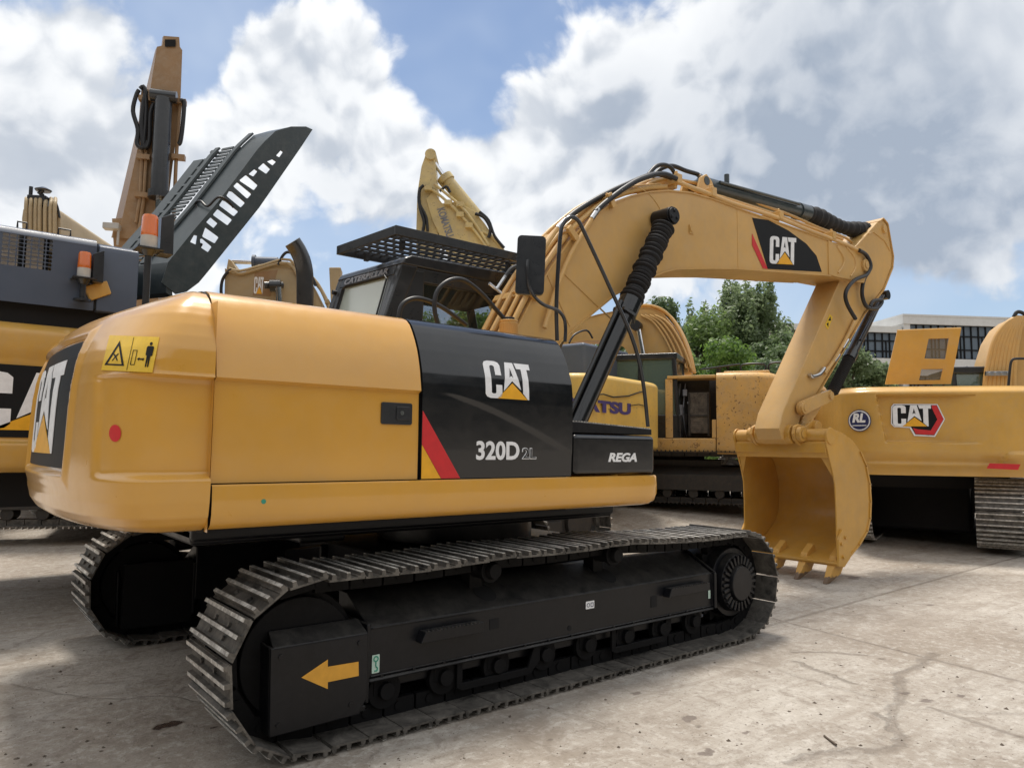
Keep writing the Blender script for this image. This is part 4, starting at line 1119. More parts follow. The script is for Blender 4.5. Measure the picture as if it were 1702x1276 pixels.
def simple_cab(root, x0, x1, y0, y1, z0, z1, mat='cabblack', wheel=False):
    mb = MB()
    tx, ty = .10, .06
    lean = lambda z: .10*(z-z0)/(z1-z0)
    for x in (x0, x1-.08, (x0+x1)/2-.04):
        for y in (y0, y1-.07): mb.prism([(x, z0), (x+.08, z0), (x+.08+lean(z1)*(1 if x == x0 else -1), z1), (x+lean(z1)*(1 if x == x0 else -1), z1)], 'y', y, y+.07)
    mb.box(x0, x1, y0, y1, z0-.02, z0+.45); mb.box(x0+.06, x1-.06, y0-.01, y1+.01, z1-.10, z1+.03)
    c = mb.build('cab', mat, root, bevel=.025)
    g = MB(); g.box(x0+.10, x1-.1, y0+.03, y0+.034, z0+.45, z1-.1); g.box(x0+.1, x1-.1, y1-.034, y1-.03, z0+.45, z1-.1)
    g.prism([(x0+.03, z0+.4), (x0+.12, z1-.1), (x0+.124, z1-.1), (x0+.034, z0+.4)], 'y', y0+.07, y1-.07); g.prism([(x1-.03, z0+.4), (x1-.12, z1-.1), (x1-.124, z1-.1), (x1-.034, z0+.4)], 'y', y0+.07, y1-.07)
    g.build('cab_window', 'cabglass', c)
    s = MB(); s.box(x0+.3, x0+.8, y0+.25, y1-.25, z0+.2, z0+.65); s.box(x0+.25, x0+.42, y0+.28, y1-.28, z0+.6, z0+1.25); s.build('seat', 'rubber', c, bevel=.05)
    return c

def boom_plate(root, line_top, line_bot, hw, mat, y=0, name='boom'):
    mb = MB(); mb.prism(line_top+line_bot[::-1], 'y', y-hw, y+hw)
    for line, s in ((line_top, 1), (line_bot, -1)):
        for a, b in zip(line[:-1], line[1:]):
            a, b = Vector(a), Vector(b)
            if (b-a).length < 1e-4: continue
            t = (b-a).normalized(); n_ = Vector((-t.y, t.x))*s*.012
            mb.prism([tuple(a), tuple(b), tuple(b+n_), tuple(a+n_)], 'y', y-hw-.02, y+hw+.02)
    return mb.build(name, mat, root, angle=28, recalc=True)

def pipes(root, line, hw, mat, ks=(-.8, -.4, 0, .4, .8), r=.024, off=.06, y=0, clamps=()):
    P = [Vector(p) for p in line]
    out = []
    for i, p in enumerate(P):
        t = (P[min(i+1, len(P)-1)]-P[max(i-1, 0)]).normalized(); out.append(p+Vector((-t.y, t.x))*off)
    for k in ks:
        mb = MB(); mb.tube([(p.x, y+k*hw, p.y) for p in out], r, 8, smooth=3); mb.build('hydraulic_pipe', mat, root)
    for i in clamps:
        p = out[i]; mb = MB(); mb.box(p.x-.04, p.x+.04, y-hw*1.05, y+hw*1.05, p.y-.02, p.y+.06); mb.build('pipe_clamp', mat, root, bevel=.005)

# ---- A: neighbour on the left, dark hood, big lettering on the side
def build_left():
    fr = Frame(1.5, 3.80, 0, 0)
    root = empty('excavator', fr, 'excavator on the left edge with slate grey hood and engine cover swung open', 'excavator', 'parked excavators in the yard')
    wy = 2.2; Y = wy-3.80
    def xz(pts): return [(fr.at(a, b, 'y', Y).x, fr.at(a, b, 'y', Y).z) for a, b in pts]
    # yellow lower body with bulging bands
    x0, x1 = -4.9, .5
    sec = [(Y+.06, 1.27), (Y+.01, 1.31), (Y, 1.36), (Y, 1.50), (Y+.025, 1.53), (Y+.03, 2.17), (Y+.02, 2.21), (Y-.0, 2.25), (Y-.01, 2.34), (Y+.0, 2.43), (Y+.06, 2.49), (Y+.16, 2.52), (-.2, 2.52), (-.2, 1.27)]
    mb = MB(); mb.prism(sec, 'x', x0, x1); mb.box(x0, x1, -.2, 1.55, 1.27, 2.5); mb.build('counterweight', 'hyel', root, bevel=.03, recalc=True)
    mb = MB(); mb.box(x0, -2.1, Y+.10, 1.4, 2.50, 2.70); mb.box(x0, 1.1, Y+.25, 1.45, .98, 1.27); mb.build('body_frame', 'dark', root)
    # stripe and letters
    mb = MB(); mb.box(x0+.01, -2.7, Y+.018, Y+.03, 1.555, 2.145); mb.build('side_stripe', 'dblk', root)
    xs = [fr.at(px_, 660, 'y', Y).x for px_ in (28, 103)]
    # letter A starts near px 22 and runs under the nearer counterweight; C ends near px 16
    cx1 = fr.at(18, 660, 'y', Y).x
    cat_logo((cx1-.44, Y+.014, 1.615), (1, 0, 0), (0, 0, 1), 1.30, .475, root)
    # upper hood with grill
    hx0, hx1 = -4.9, xz([(163, 430)])[0][0]
    zt = 3.30
    zb = 2.66
    g = xz([(4, 388), (90, 400), (86, 470), (0, 462)])
    gx0, gx1, gz0, gz1 = g[0][0]-.02, g[1][0], 2.955, 3.225
    nx, nz = 7, 8
    gx0 = g[0][0]
    spl = [[(hx0, zb), (hx1-.01, zb), (hx1-.01, zt-.07), (hx0, zt-.07)]]
    cw_, ch_ = (gx1-gx0)/nx, (gz1-gz0)/nz
    spl += [rr_poly(gx0+i*cw_+.004, gz0+j*ch_+.003, gx0+(i+1)*cw_-.003, gz0+(j+1)*ch_-.003, .008, 2) for i in range(nx) for j in range(nz)]
    me = outline_mesh(spl, .006); side = place(me, 'hood', 'slate', root, (0, Y+.03, 0), *UY)
    mb = MB()
    mb.prism([(Y+.024, zt-.075), (Y+.04, zt-.03), (Y+.09, zt-.005), (Y+.16, zt), (.55, zt), (.55, zt-.02), (Y+.15, zt-.02), (Y+.05, zt-.075)], 'x', hx0, hx1-.01)
    mb.build('hood_top', 'slate', root, angle=50)
    # far hood side carries only a frame, so the sky shows through the mesh
    mb = MB(); mb.box(gx0+.75, -3.2, .5, .54, 2.66, 3.28); mb.box(hx0, -3.2, .5, .54, 2.66, 2.75); mb.build('hood_side', 'slate', root)
    mb = MB(); mb.box(gx0+.32, gx0+.36, Y+.3, Y+.34, 2.7, 3.28); mb.cyl((gx0+.18, Y+.5, 2.7), (gx0+.18, Y+.5, 3.28), .03); mb.build('engine_bracket', 'cabblack', root)
    # oil-coloured cooler block seen through part of the mesh
    mb = MB(); mb.box(gx0+.36, gx1+.5, -.95, -.9, 2.75, 3.27); 
    for k in range(6): mb.box(gx0+.40+.1*k, gx0+.43+.1*k, -.97, -.95, 2.8, 3.25)
    mb.build('cooler', 'tanyel', root)
    mb = MB(); hx2 = xz([(232, 440)])[0][0]
    mb.prism([(Y+.024, zb), (Y+.024, zt-.11), (Y+.04, zt-.06), (Y+.09, zt-.035), (Y+.16, zt-.03), (-.4, zt-.03), (-.4, zb)], 'x', hx1+.01, hx2)
    mb.build('engine_hood', 'slate', root, bevel=.012)
    mb = MB()
    for a, b in (((98, 372), (118, 377)), ((30, 362), (45, 365))):
        p, q = fr.at(*a, 'y', Y+.1), fr.at(*b, 'y', Y+.1); z = zt
        mb.tube([(p.x, p.y, z), (p.x, p.y, z+.05), (q.x, q.y, z+.05), (q.x, q.y, z)], .008, 8)
    mb.tube([(-4.8, Y+.35, zt+.02), (hx1, Y+.35, zt+.02), (hx2+.3, Y+.30, zt-.0)], .015, 8)
    mb.build('grab_handle', 'rubber', root)
    p = fr.at(138, 462, 'y', Y-.02)
    beacon(root, Vector((p.x, Y-.05, 0)), 2.72, p.z, .052)
    # yellow bracket
    b = xz([(139, 476), (178, 466), (186, 488), (150, 500)])
    mb = MB(); mb.prism(b, 'y', Y+.0, Y+.5); mb.prism(xz([(143, 500), (186, 488), (190, 512), (146, 515)]), 'y', Y+.03, Y+.4, 1); mb.build('bracket', ['hyel', 'dark'], root, bevel=.01)
    # raised engine cover
    ya, yb = 2.6-3.8, 3.42-3.8
    def L(pts, y=ya): return [(q.x, q.z) for q in (fr.at(a, b_, 'y', y) for a, b_ in pts)]
    back = [(279, 436), (320, 385), (362, 336), (402, 283), (428, 248), (440, 235), (458, 218), (483, 211), (508, 211)]
    rim = [(519, 216), (500, 245), (430, 346), (345, 452), (330, 470), (310, 485), (292, 489), (268, 470)]
    holes_px = [[(346, 424), (357, 404), (342, 397), (331, 411)]]
    hz = [((640, 875), (668, 825), (690, 830), (680, 893)), ((708, 855), (725, 850), (790, 905), (762, 945), (712, 912)), ((722, 838), (745, 772), (838, 840), (808, 885)), ((750, 740), (782, 705), (830, 745), (800, 780)),
          ((795, 690), (830, 647), (930, 720), (895, 762)), ((838, 625), (862, 588), (882, 595), (972, 665), (938, 700)), ((888, 560), (908, 525), (930, 530), (1018, 605), (985, 640)),
          ((935, 495), (965, 465), (1062, 545), (1030, 580)), ((975, 455), (1025, 415), (1105, 485), (1075, 522)), ((1040, 412), (1082, 376), (1103, 390), (1072, 428)),
          ((1103, 372), (1145, 333), (1190, 375), (1160, 410)), ((1165, 325), (1205, 308), (1230, 325), (1203, 352)), ((1228, 285), (1262, 247), (1277, 258), (1250, 297))]
    spl = [L(back+rim)]
    for h in hz:
        q = [(160+a*.243, 190+b_*.243) for a, b_ in h]
        # rounded corners
        n = len(q); rp = []
        for i in range(n):
            p0, p1, p2 = Vector(q[i-1]), Vector(q[i]), Vector(q[(i+1) % n])
            for t in (.16, .08, .02): rp.append(p1.lerp(p0, t) if t != .02 else p1.lerp((p0+p2)/2, .06))
            rp.append(p1.lerp(p2, .08)); rp.append(p1.lerp(p2, .16))
        spl.append(L(rp))
    me = outline_mesh(spl, .02); cov = place(me, 'engine_cover', 'greenblack', root, (0, ya, 0), *UY)
    # outer skin of the cover: the back profile swept across, with steps and slots
    bp = L(back)
    P = [Vector(p) for p in bp]; nr = []
    for i, p in enumerate(P):
        t = (P[min(i+1, len(P)-1)]-P[max(i-1, 0)]).normalized(); nr.append(Vector((-t.y, t.x)))
    def strip(y0, y1, lift, i0=0, i1=None, th=.02):
        i1 = i1 or len(P)
        up = [P[i]+nr[i]*lift for i in range(i0, i1)]; dn = [P[i]+nr[i]*(lift-th) for i in range(i0, i1)]
        mb.prism([tuple(v) for v in up]+[tuple(v) for v in dn[::-1]], 'y', y0, y1)
    mb = MB()
    WD = .78; SK = .55
    strip(ya, ya+.26, .0); strip(ya+.25, ya+.30, .03, 0, 7); strip(ya+.30, ya+.38, -.01, 0, 6)
    # ribs leave slots between them
    n_ = nr[2]
    def ribs(m_, y0, y1):
        for k in range(m_):
            t = k/(m_-1); a = P[0].lerp(P[5], t); dd = (P[5]-P[0]).normalized()*.016
            mb.prism([tuple(a-dd-n_*.012), tuple(a+dd-n_*.012), tuple(a+dd), tuple(a-dd)], 'y', y0, y1)
    ribs(32, ya+.38, ya+.52); strip(ya+.52, ya+.57, .03, 0, 6); strip(ya+.57, ya+.60, -.01, 0, 6); ribs(14, ya+.60, ya+.66); strip(ya+.66, ya+WD, .0, 0, 5)
    mb.prism([tuple(P[0]), tuple(P[0]+Vector((-.02, -.12))), tuple(P[0]+Vector((.0, -.30))), tuple(P[0]+Vector((.06, -.33))), tuple(P[0]+Vector((.03, -.12)))], 'y', ya, ya+WD)
    mb.v = [(v_[0]-(v_[1]-ya)*SK, v_[1], v_[2]) for v_ in mb.v]
    mb.build('cover_skin', 'greenblack', cov, angle=30, recalc=True)
    mb = MB(); hp = [fr.at(a, b_, 'y', yy) for a, b_, yy in ((330, 350, ya+.2), (325, 338, ya+.25), (333, 334, ya+.1), (345, 343, ya), (362, 328, ya-.05), (378, 333, ya-.05), (388, 345, ya-.03))]
    mb.tube(hp, .012, 8, smooth=4); mb.build('grab_handle', 'rubber', cov)
    mb = MB(); a = fr.at(290, 484, 'y', ya+.1); mb.tube([a, fr.at(335, 405, 'y', ya+.1)], .015, 8); mb.build('strut', 'rubber', cov)
    undercarriage(root, 0, 2.1, .52, 1.35, .6)
    return root

# ---- B: tall raised arm behind the left machine
def build_raised():
    base = at_depth(225, 733, 12.0)
    # frame whose x axis runs to the right of the picture and slightly away
    fr = Frame(base.x, base.y, .3, 51.1-90+14)
    root = empty('excavator', fr, 'brown excavator behind the slate hood with its arm raised almost upright', 'excavator', 'parked excavators in the yard')
    z0 = 0
    def P(a, b, y=0): q = fr.at(a, b, 'y', y); return Vector((q.x, y, q.z))
    # box arm: near face toward us (front face with cylinder), left side face narrow
    mb = MB()
    f0, f1 = -.28, .40
    def quad(pts, y): return [Vector((fr.at(a, b, 'y', y).x, y, fr.at(a, b, 'y', y).z)) for a, b in pts]
    Fr = quad([(196, 395), (243, 400), (272, 395), (300, 170), (303, 84), (299, 78), (298, 62), (272, 60), (270, 76), (261, 78), (248, 160)], f0)
    Bk = quad([(185, 395), (215, 400), (262, 395), (293, 170), (299, 90), (296, 82), (295, 64), (270, 62), (268, 78), (258, 84), (240, 160)], f1)
    n = len(Fr); mb.add(Fr+Bk, [tuple(range(n)), tuple(range(n, 2*n))[::-1]]+[(i, (i+1) % n, n+(i+1) % n, n+i) for i in range(n)])
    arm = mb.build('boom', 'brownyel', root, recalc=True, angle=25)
    mb = MB(); 
    q = quad([(274, 66), (292, 66), (292, 78), (274, 78)], f0-.02); mb.add(q, [(0, 1, 2, 3)]); mb.build('boom_recess', 'dark', arm)
    # cylinder
    a, b = P(272, 165, f0-.18), P(264, 330, f0-.18)
    mb = MB(); mb.cyl(a, b, .135, n=24); mb.cyl(b-(b-a)*.07, b, .17, n=24); mb.cyl(b, P(262, 395, f0-.16), .05, n=12, mat=1); mb.cyl(a+Vector((-.2, 0, .05)), a+Vector((.2, 0, .05)), .10, n=16)
    mb.build('cylinder', ['cabblack', 'chrome'], arm)
    for xs in (((238, 150), (233, 215), (236, 260), (233, 330), (226, 370)), ((246, 150), (240, 215), (243, 262), (239, 330), (232, 380)), ((300, 165), (296, 215), (293, 260), (290, 330), (288, 380))):
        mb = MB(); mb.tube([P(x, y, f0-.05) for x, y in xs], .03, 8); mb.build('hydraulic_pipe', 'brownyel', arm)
    for xs in (((231, 150), (226, 160), (221, 185), (229, 215), (228, 240), (238, 246), (246, 235)), ((243, 152), (238, 175), (235, 215), (240, 245), (248, 235), (250, 190), (256, 172)), ((300, 168), (306, 170), (304, 205), (300, 235), (296, 240)), ((233, 148), (240, 146), (243, 180), (239, 240))):
        mb = MB(); mb.tube([P(x, y, f0-.12) for x, y in xs], .035, 8, smooth=4); mb.build('hose', 'rubber', arm)
    for c in ((239, 262), (236, 325), (297, 262), (292, 325), (242, 165), (299, 170)):
        q = P(*c, f0-.06); mb = MB(); mb.box(q.x-.10, q.x+.10, q.y-.06, q.y+.06, q.z-.04, q.z+.04); mb.build('pipe_clamp', 'brownyel', arm)
    # lamp at the foot of the boom
    q = P(186, 377, f0-.1); mb = MB(); mb.box(q.x-.12, q.x+.12, q.y-.08, q.y+.08, q.z-.05, q.z+.05); mb.cyl((q.x+.1, q.y, q.z-.3), (q.x+.1, q.y, q.z), .02); mb.build('work_lamp', 'lens', root, bevel=.01)
    # lower boom and body (mostly behind the neighbour)
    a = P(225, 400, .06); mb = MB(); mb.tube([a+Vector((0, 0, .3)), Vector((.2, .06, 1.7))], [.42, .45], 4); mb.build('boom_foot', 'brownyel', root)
    mb = loft_body(-2.6, 1.2, 1.35, 1.1, 2.2, .12); mb.build('counterweight', 'hyel', root, recalc=True)
    undercarriage(root, 0)

# ---- C: end-on boom with pipes, far left
def build_endon():
    c = at_depth(67, 733, 14); fr = Frame(c.x, c.y, .3, 51+8)
    root = empty('excavator', fr, 'dusty tan excavator, only its boom top and round lamp above the slate hood', 'excavator', 'parked excavators in the yard')
    def P(a, b, x=0): q = fr.at(a, b, 'x', x); return Vector((x, q.y, q.z))
    prof = [P(*p) for p in ((36, 420), (35, 362), (37, 348), (44, 340), (90, 343), (98, 350), (100, 362), (101, 420))]
    mb = MB(); mb.prism([(q.y, q.z) for q in prof], 'x', 0, 3.2); b = mb.build('boom', 'tanyel', root, bevel=.04)
    for px_ in (44, 52, 60, 67, 76, 85, 92):
        mb = MB(); mb.tube([P(px_-1, 400, -.10), P(px_-1, 350, -.10), P(px_, 336-(4 if px_ < 70 else 0), -.05), P(px_, 330, .15)], .036, 8, smooth=3); mb.build('hydraulic_pipe', 'tanyel', b)
    mb = MB(); mb.box(-.05, .25, P(78, 332).y, P(46, 332).y, P(60, 342).z, P(60, 325).z); q = P(70, 330); mb.cyl(q, P(70, 322), .04); mb.build('pipe_clamp', 'rubber', b, bevel=.02)
    q = P(72, 316); mb = MB(); mb.tube([q+Vector((0, 0, -.03)), q+Vector((0, 0, .0)), q+Vector((0, 0, .05))], [.13, .15, .06], 24); mb.cyl(q-Vector((0, -.08, .09)), q, .04); mb.build('round_lamp', 'cabblack', root)
    q = P(51, 322); mb = MB(); mb.cyl(q-Vector((0, 0, .05)), q+Vector((0, 0, .14)), .035); mb.build('pipe_end', 'cabblack', root)
    mb = MB(); mb.tube([P(86, 345, -.05), P(91, 335, -.05), P(96, 345, -.05), P(99, 362, -.05)], .02, 8, smooth=4); mb.build('hose', 'rubber', b)
    mb = loft_body(-1.0, 3.2, 1.35, 1.1, 2.2, .12); mb.build('counterweight', 'hyel', root, recalc=True)
    undercarriage(root, 0)

# ---- D: boom with red white lettering behind the exhaust
def build_midboom():
    c = at_depth(470, 733, 14.5); fr = Frame(c.x, c.y, .4, -39+8)
    root = empty('excavator', fr, 'dusty excavator behind the black exhaust pipe, only its horizontal boom in view', 'excavator', 'parked excavators in the yard')
    hw = .3
    def P(a, b, y=-hw): q = fr.at(a, b, 'y', y); return Vector((q.x, y, q.z))
    top = [(374, 447), (384, 455), (400, 458), (430, 450), (460, 444), (482, 446), (500, 455), (520, 475), (535, 505), (545, 540), (560, 600)]
    bot = [(373, 500), (385, 502), (410, 500), (440, 505), (470, 512), (482, 516), (490, 530), (495, 560), (500, 600), (505, 620), (510, 640)]
    T_ = [(P(*p).x, P(*p).z) for p in top]; B_ = [(P(*p).x, P(*p).z) for p in bot]
    b = boom_plate(root, T_, B_, hw, 'tanyel')
    pipes(b, T_[3:], hw, 'tanyel', r=.035, off=.10, clamps=(3, 5))
    mb = MB(); mb.prism([(P(*p).x, P(*p).z) for p in ((378, 428), (384, 432), (402, 460), (398, 470), (386, 480), (378, 500), (372, 540), (368, 540), (374, 450))], 'y', -hw+.06, hw-.06); mb.build('stick', 'tanyel', root, bevel=.02)
    mb = MB(); a, m, c2 = P(386, 435, 0), P(420, 436, 0), P(462, 437, 0); mb.cyl(a, m, .045, n=14, mat=1); mb.cyl(m, c2, .115, n=20); mb.cyl(m, m+(c2-m)*.12, .15, n=20); mb.build('arm_cylinder', ['slate', 'chrome'], root)
    for pts in (((385, 447), (376, 455), (369, 468), (368, 490), (376, 505)), ((462, 440), (470, 425), (478, 419), (488, 422)), ((500, 445), (515, 455), (525, 475))):
        mb = MB(); mb.tube([P(x, y, -hw-.05) for x, y in pts], .03, 8, smooth=4); mb.build('hose', 'rubber', root)
    mb = MB(); mb.tube([P(x, y, -hw-.05) for x, y in ((378, 452), (388, 450), (400, 455), (430, 447), (478, 437), (500, 470), (512, 510))], .028, 8, smooth=3); mb.tube([P(x, y, -hw-.05) for x, y in ((380, 446), (400, 450), (440, 440), (482, 432), (515, 475), (520, 510))], .028, 8, smooth=3); mb.build('hydraulic_pipe', 'tanyel', b)
    a, u, v = P(420, 488, -hw-.004), P(435, 488, -hw-.004), P(421, 460, -hw-.004)
    me = outline_mesh([[(0, -.04), (.34, -.04), (.46, .5), (.02, .42)]], .004); place(me, 'side_decal', 'brownyel', b, a+Vector((0, .003, 0)), *UY)
    cat_logo(a+Vector((.02, -.004, 0)), (1, 0, 0), (0, 0, 1), (u-a).length*1.05, (v-a).length*1.0, b)
    mb = MB(); mb.cyl(P(449, 475, -hw-.15), P(467, 475, -hw-.15), .12, n=16); mb.cyl(P(463, 478, -hw-.2), P(465, 520, -hw-.2), .07, n=14, mat=1); mb.cyl(P(439, 474, -hw-.2), P(470, 474, -hw-.05), .07); mb.build('boom_cylinder', ['cabblack', 'chrome'], root)
    mb = loft_body(-1.6, 2.4, 1.35, 1.1, 2.2, .12); mb.build('counterweight', 'tanyel', root, recalc=True)
    undercarriage(root, 0)
    # upright yellow plate of the next machine beside the cab
    q = [P(*p) for p in ((545, 440), (565, 440), (560, 540), (550, 540))]
    mb = MB(); mb.prism([(v_.x, v_.z) for v_ in q], 'y', -.1, .3); mb.build('side_plate', 'tanyel', root, bevel=.02)

# ---- E/F: faded pale yellow machine behind the cab
def build_pale():
    c = at_depth(905, 742, 15.5); fr = Frame(c.x, c.y, .45, 51.1+90-38)
    root = empty('excavator', fr, 'pale yellow scratched excavator with faded blue lettering, boom folded high above the front cab', 'excavator', 'parked excavators in the yard')
    fb = Frame(c.x, c.y, .45, -39+0)
    inv = fr.I @ fb.M
    b3 = inv.to_3x3()
    hw = .30
    def P(a, b, y=-hw): q = fb.at(a, b, 'y', y); return Vector((q.x, y, q.z))
    def bldx(mb, name, mat, parent, **k):
        mb.v = [tuple(inv @ Vector(v)) for v in mb.v]; return mb.build(name, mat, parent, **k)
    top = [(720, 318), (735, 338), (760, 335), (790, 352), (806, 372), (822, 395), (838, 414), (880, 500), (900, 560)]
    bot = [(708, 330), (718, 365), (735, 400), (745, 425), (760, 445), (780, 460), (800, 480), (830, 540), (850, 590)]
    mb = MB(); poly = [(P(*p).x, P(*p).z) for p in top]+[(P(*p).x, P(*p).z) for p in bot[::-1]]
    mb.prism(poly, 'y', -hw, hw); boom = bldx(mb, 'boom', 'paleyel', root, bevel=.01)
    mb = MB(); mb.prism([(P(*p).x, P(*p).z) for p in ((708, 252), (716, 254), (722, 262), (726, 315), (727, 345), (728, 380), (728, 470), (722, 470), (716, 440), (692, 440), (691, 390), (693, 320), (700, 275))], 'y', -hw+.05, hw-.05); stick = bldx(mb, 'stick', 'paleyel', root, bevel=.012)
    mb = MB(); a, m, e_ = P(718, 265, 0), P(740, 297, 0), P(792, 360, 0); mb.cyl(a, m, .05, n=16, mat=1); mb.cyl(m, e_, .15, n=24); mb.cyl(m-(m-a).normalized()*.05, m+(e_-m)*.08, .18, n=24)
    mb.cyl(a+Vector((0, -.3, 0)), a+Vector((0, .3, 0)), .12, n=20); bldx(mb, 'arm_cylinder', ['paleyel', 'chrome'], root)
    for pts, r, mt, nm in ((((712, 313), (725, 320), (745, 337), (765, 357), (790, 385), (808, 410)), .03, 'paleyel', 'hydraulic_pipe'), (((722, 306), (745, 325), (768, 345), (795, 380), (812, 408)), .03, 'paleyel', 'hydraulic_pipe'),
                           (((704, 308), (697, 318), (698, 345), (705, 370), (700, 395)), .035, 'rubber', 'hose'), (((698, 312), (696, 335), (708, 360), (711, 385)), .03, 'rubber', 'hose'), (((731, 318), (742, 310), (748, 320)), .03, 'rubber', 'hose'),
                           (((790, 355), (805, 362), (815, 380), (812, 395)), .035, 'rubber', 'hose'), (((797, 352), (812, 366), (822, 392), (838, 412)), .03, 'rubber', 'hose'), (((808, 410), (818, 425), (800, 420)), .03, 'rubber', 'hose')):
        mb = MB(); mb.tube([P(x, y, -hw-.06) for x, y in pts], r, 8, smooth=4); bldx(mb, nm, mt, boom)
    for k in range(5):
        mb = MB(); y = -hw+.12*k; mb.tube([P(x, yy, y) for x, yy in ((800, 385), (815, 392), (835, 415), (860, 455))], .035, 8, smooth=3); bldx(mb, 'hydraulic_pipe', 'paleyel', boom)
    for c_ in ((745, 337), (765, 357), (780, 375), (712, 313), (765, 340)):
        q = P(*c_, -hw-.05); mb = MB(); mb.box(q.x-.08, q.x+.08, -hw-.1, -hw+.05, q.z-.05, q.z+.05); bldx(mb, 'pipe_clamp', 'paleyel', boom)
    # faded name on the boom
    me = text_mesh('KOMATSU', .004, .03); a, u, v = P(726, 348, -hw-.004), P(742, 395, -hw-.004), P(735, 346, -hw-.004)
    o = place(me, 'lettering', 'grey', boom, a, (u-a).normalized(), Vector((1, 0, 0)).cross(Vector((0, 0, 0))) if False else (v-a-(v-a).project(u-a)).normalized(), size=((u-a).length, .17), norm=(0, -1, 0))
    for vv in o.data.vertices: vv.co = inv @ vv.co
    # rear end: counterweight faces the camera
    hwb = 1.45
    def Pc(px_, py, x=-2.9): return fr.at(px_, py, 'x', x)
    mb = loft_body(-2.95, -1.6, 1.42, 1.07, 2.28, .10, n=6.0); dyk = fr.at(1094, 680, 'x', -2.75).y+1.42
    mb.v = [(v_[0], v_[1]+dyk, v_[2]) for v_ in mb.v]; mb.build('counterweight', 'komyel', root, recalc=True)
    for body, y_, sz, zz, hh in (('KOMATSU', None, None, None, None),):
        a, b = fr.at(960, 688, 'x', -2.95), fr.at(1048, 690, 'x', -2.95); 
        dy = (b.y-a.y)/4.15*7
        me = text_mesh('KOMATSU', .004, .05)
        place(me, 'lettering', 'blue', root, (-2.957, b.y-dy, fr.at(1048, 690, 'x', -2.95).z), (0, -1, 0), (0, 0, 1), size=(abs(dy), .20))
        s = fr.at(985, 640, 'x', -2.95); me = outline_mesh([[(0, 0), (.16, .0), (.2, .1), (.1, .13), (.12, .2), (.2, .22), (.18, .28), (.03, .27), (-.02, .15), (.08, .08)]], .003)
        place(me, 'faded_emblem', 'white', root, (-2.957, s.y+.05, s.z-.12), (0, -1, 0), (0, 0, 1))
    mb = MB(); mb.box(-1.62, 2.4, -1.38+dyk, 1.38+dyk, 1.09, 2.2); mb.build('body', 'komyel', root, bevel=.05)
    a, b = fr.at(1047, 600, 'x', -1.75), fr.at(940, 600, 'x', -1.75)
    mb = MB(); mb.box(-1.75, -.3, a.y, 1.2, 2.24, fr.at(1020, 579, 'x', -1.75).z); mb.build('hood', 'slate', root, bevel=.07, seg=3)
    simple_cab(root, .3, 1.9, .3, 1.3, 1.25, 3.0, 'paleyel')
    undercarriage(root, 0)
    # cab seen through the near cab: body sides
    mb = MB(); mb.box(.2, 1.6, -1.35, -.45, 2.15, 2.6); mb.build('tank', 'paleyel', root, bevel=.05)
    mb = MB(); P2 = [Vector((-2.97, fr.at(x, y, 'x', -2.97).y, fr.at(x, y, 'x', -2.97).z)) for x, y in ((965, 661), (985, 657), (1003, 655), (1020, 660), (1045, 658), (1062, 652), (1072, 650))]
    mb.tube(P2, .012, 5); P3 = [Vector((-2.97, fr.at(x, y, 'x', -2.97).y, fr.at(x, y, 'x', -2.97).z)) for x, y in ((1048, 674), (1062, 672), (1074, 675))]; mb.tube(P3, .008, 5); mb.build('scratch', 'chassis2', root)

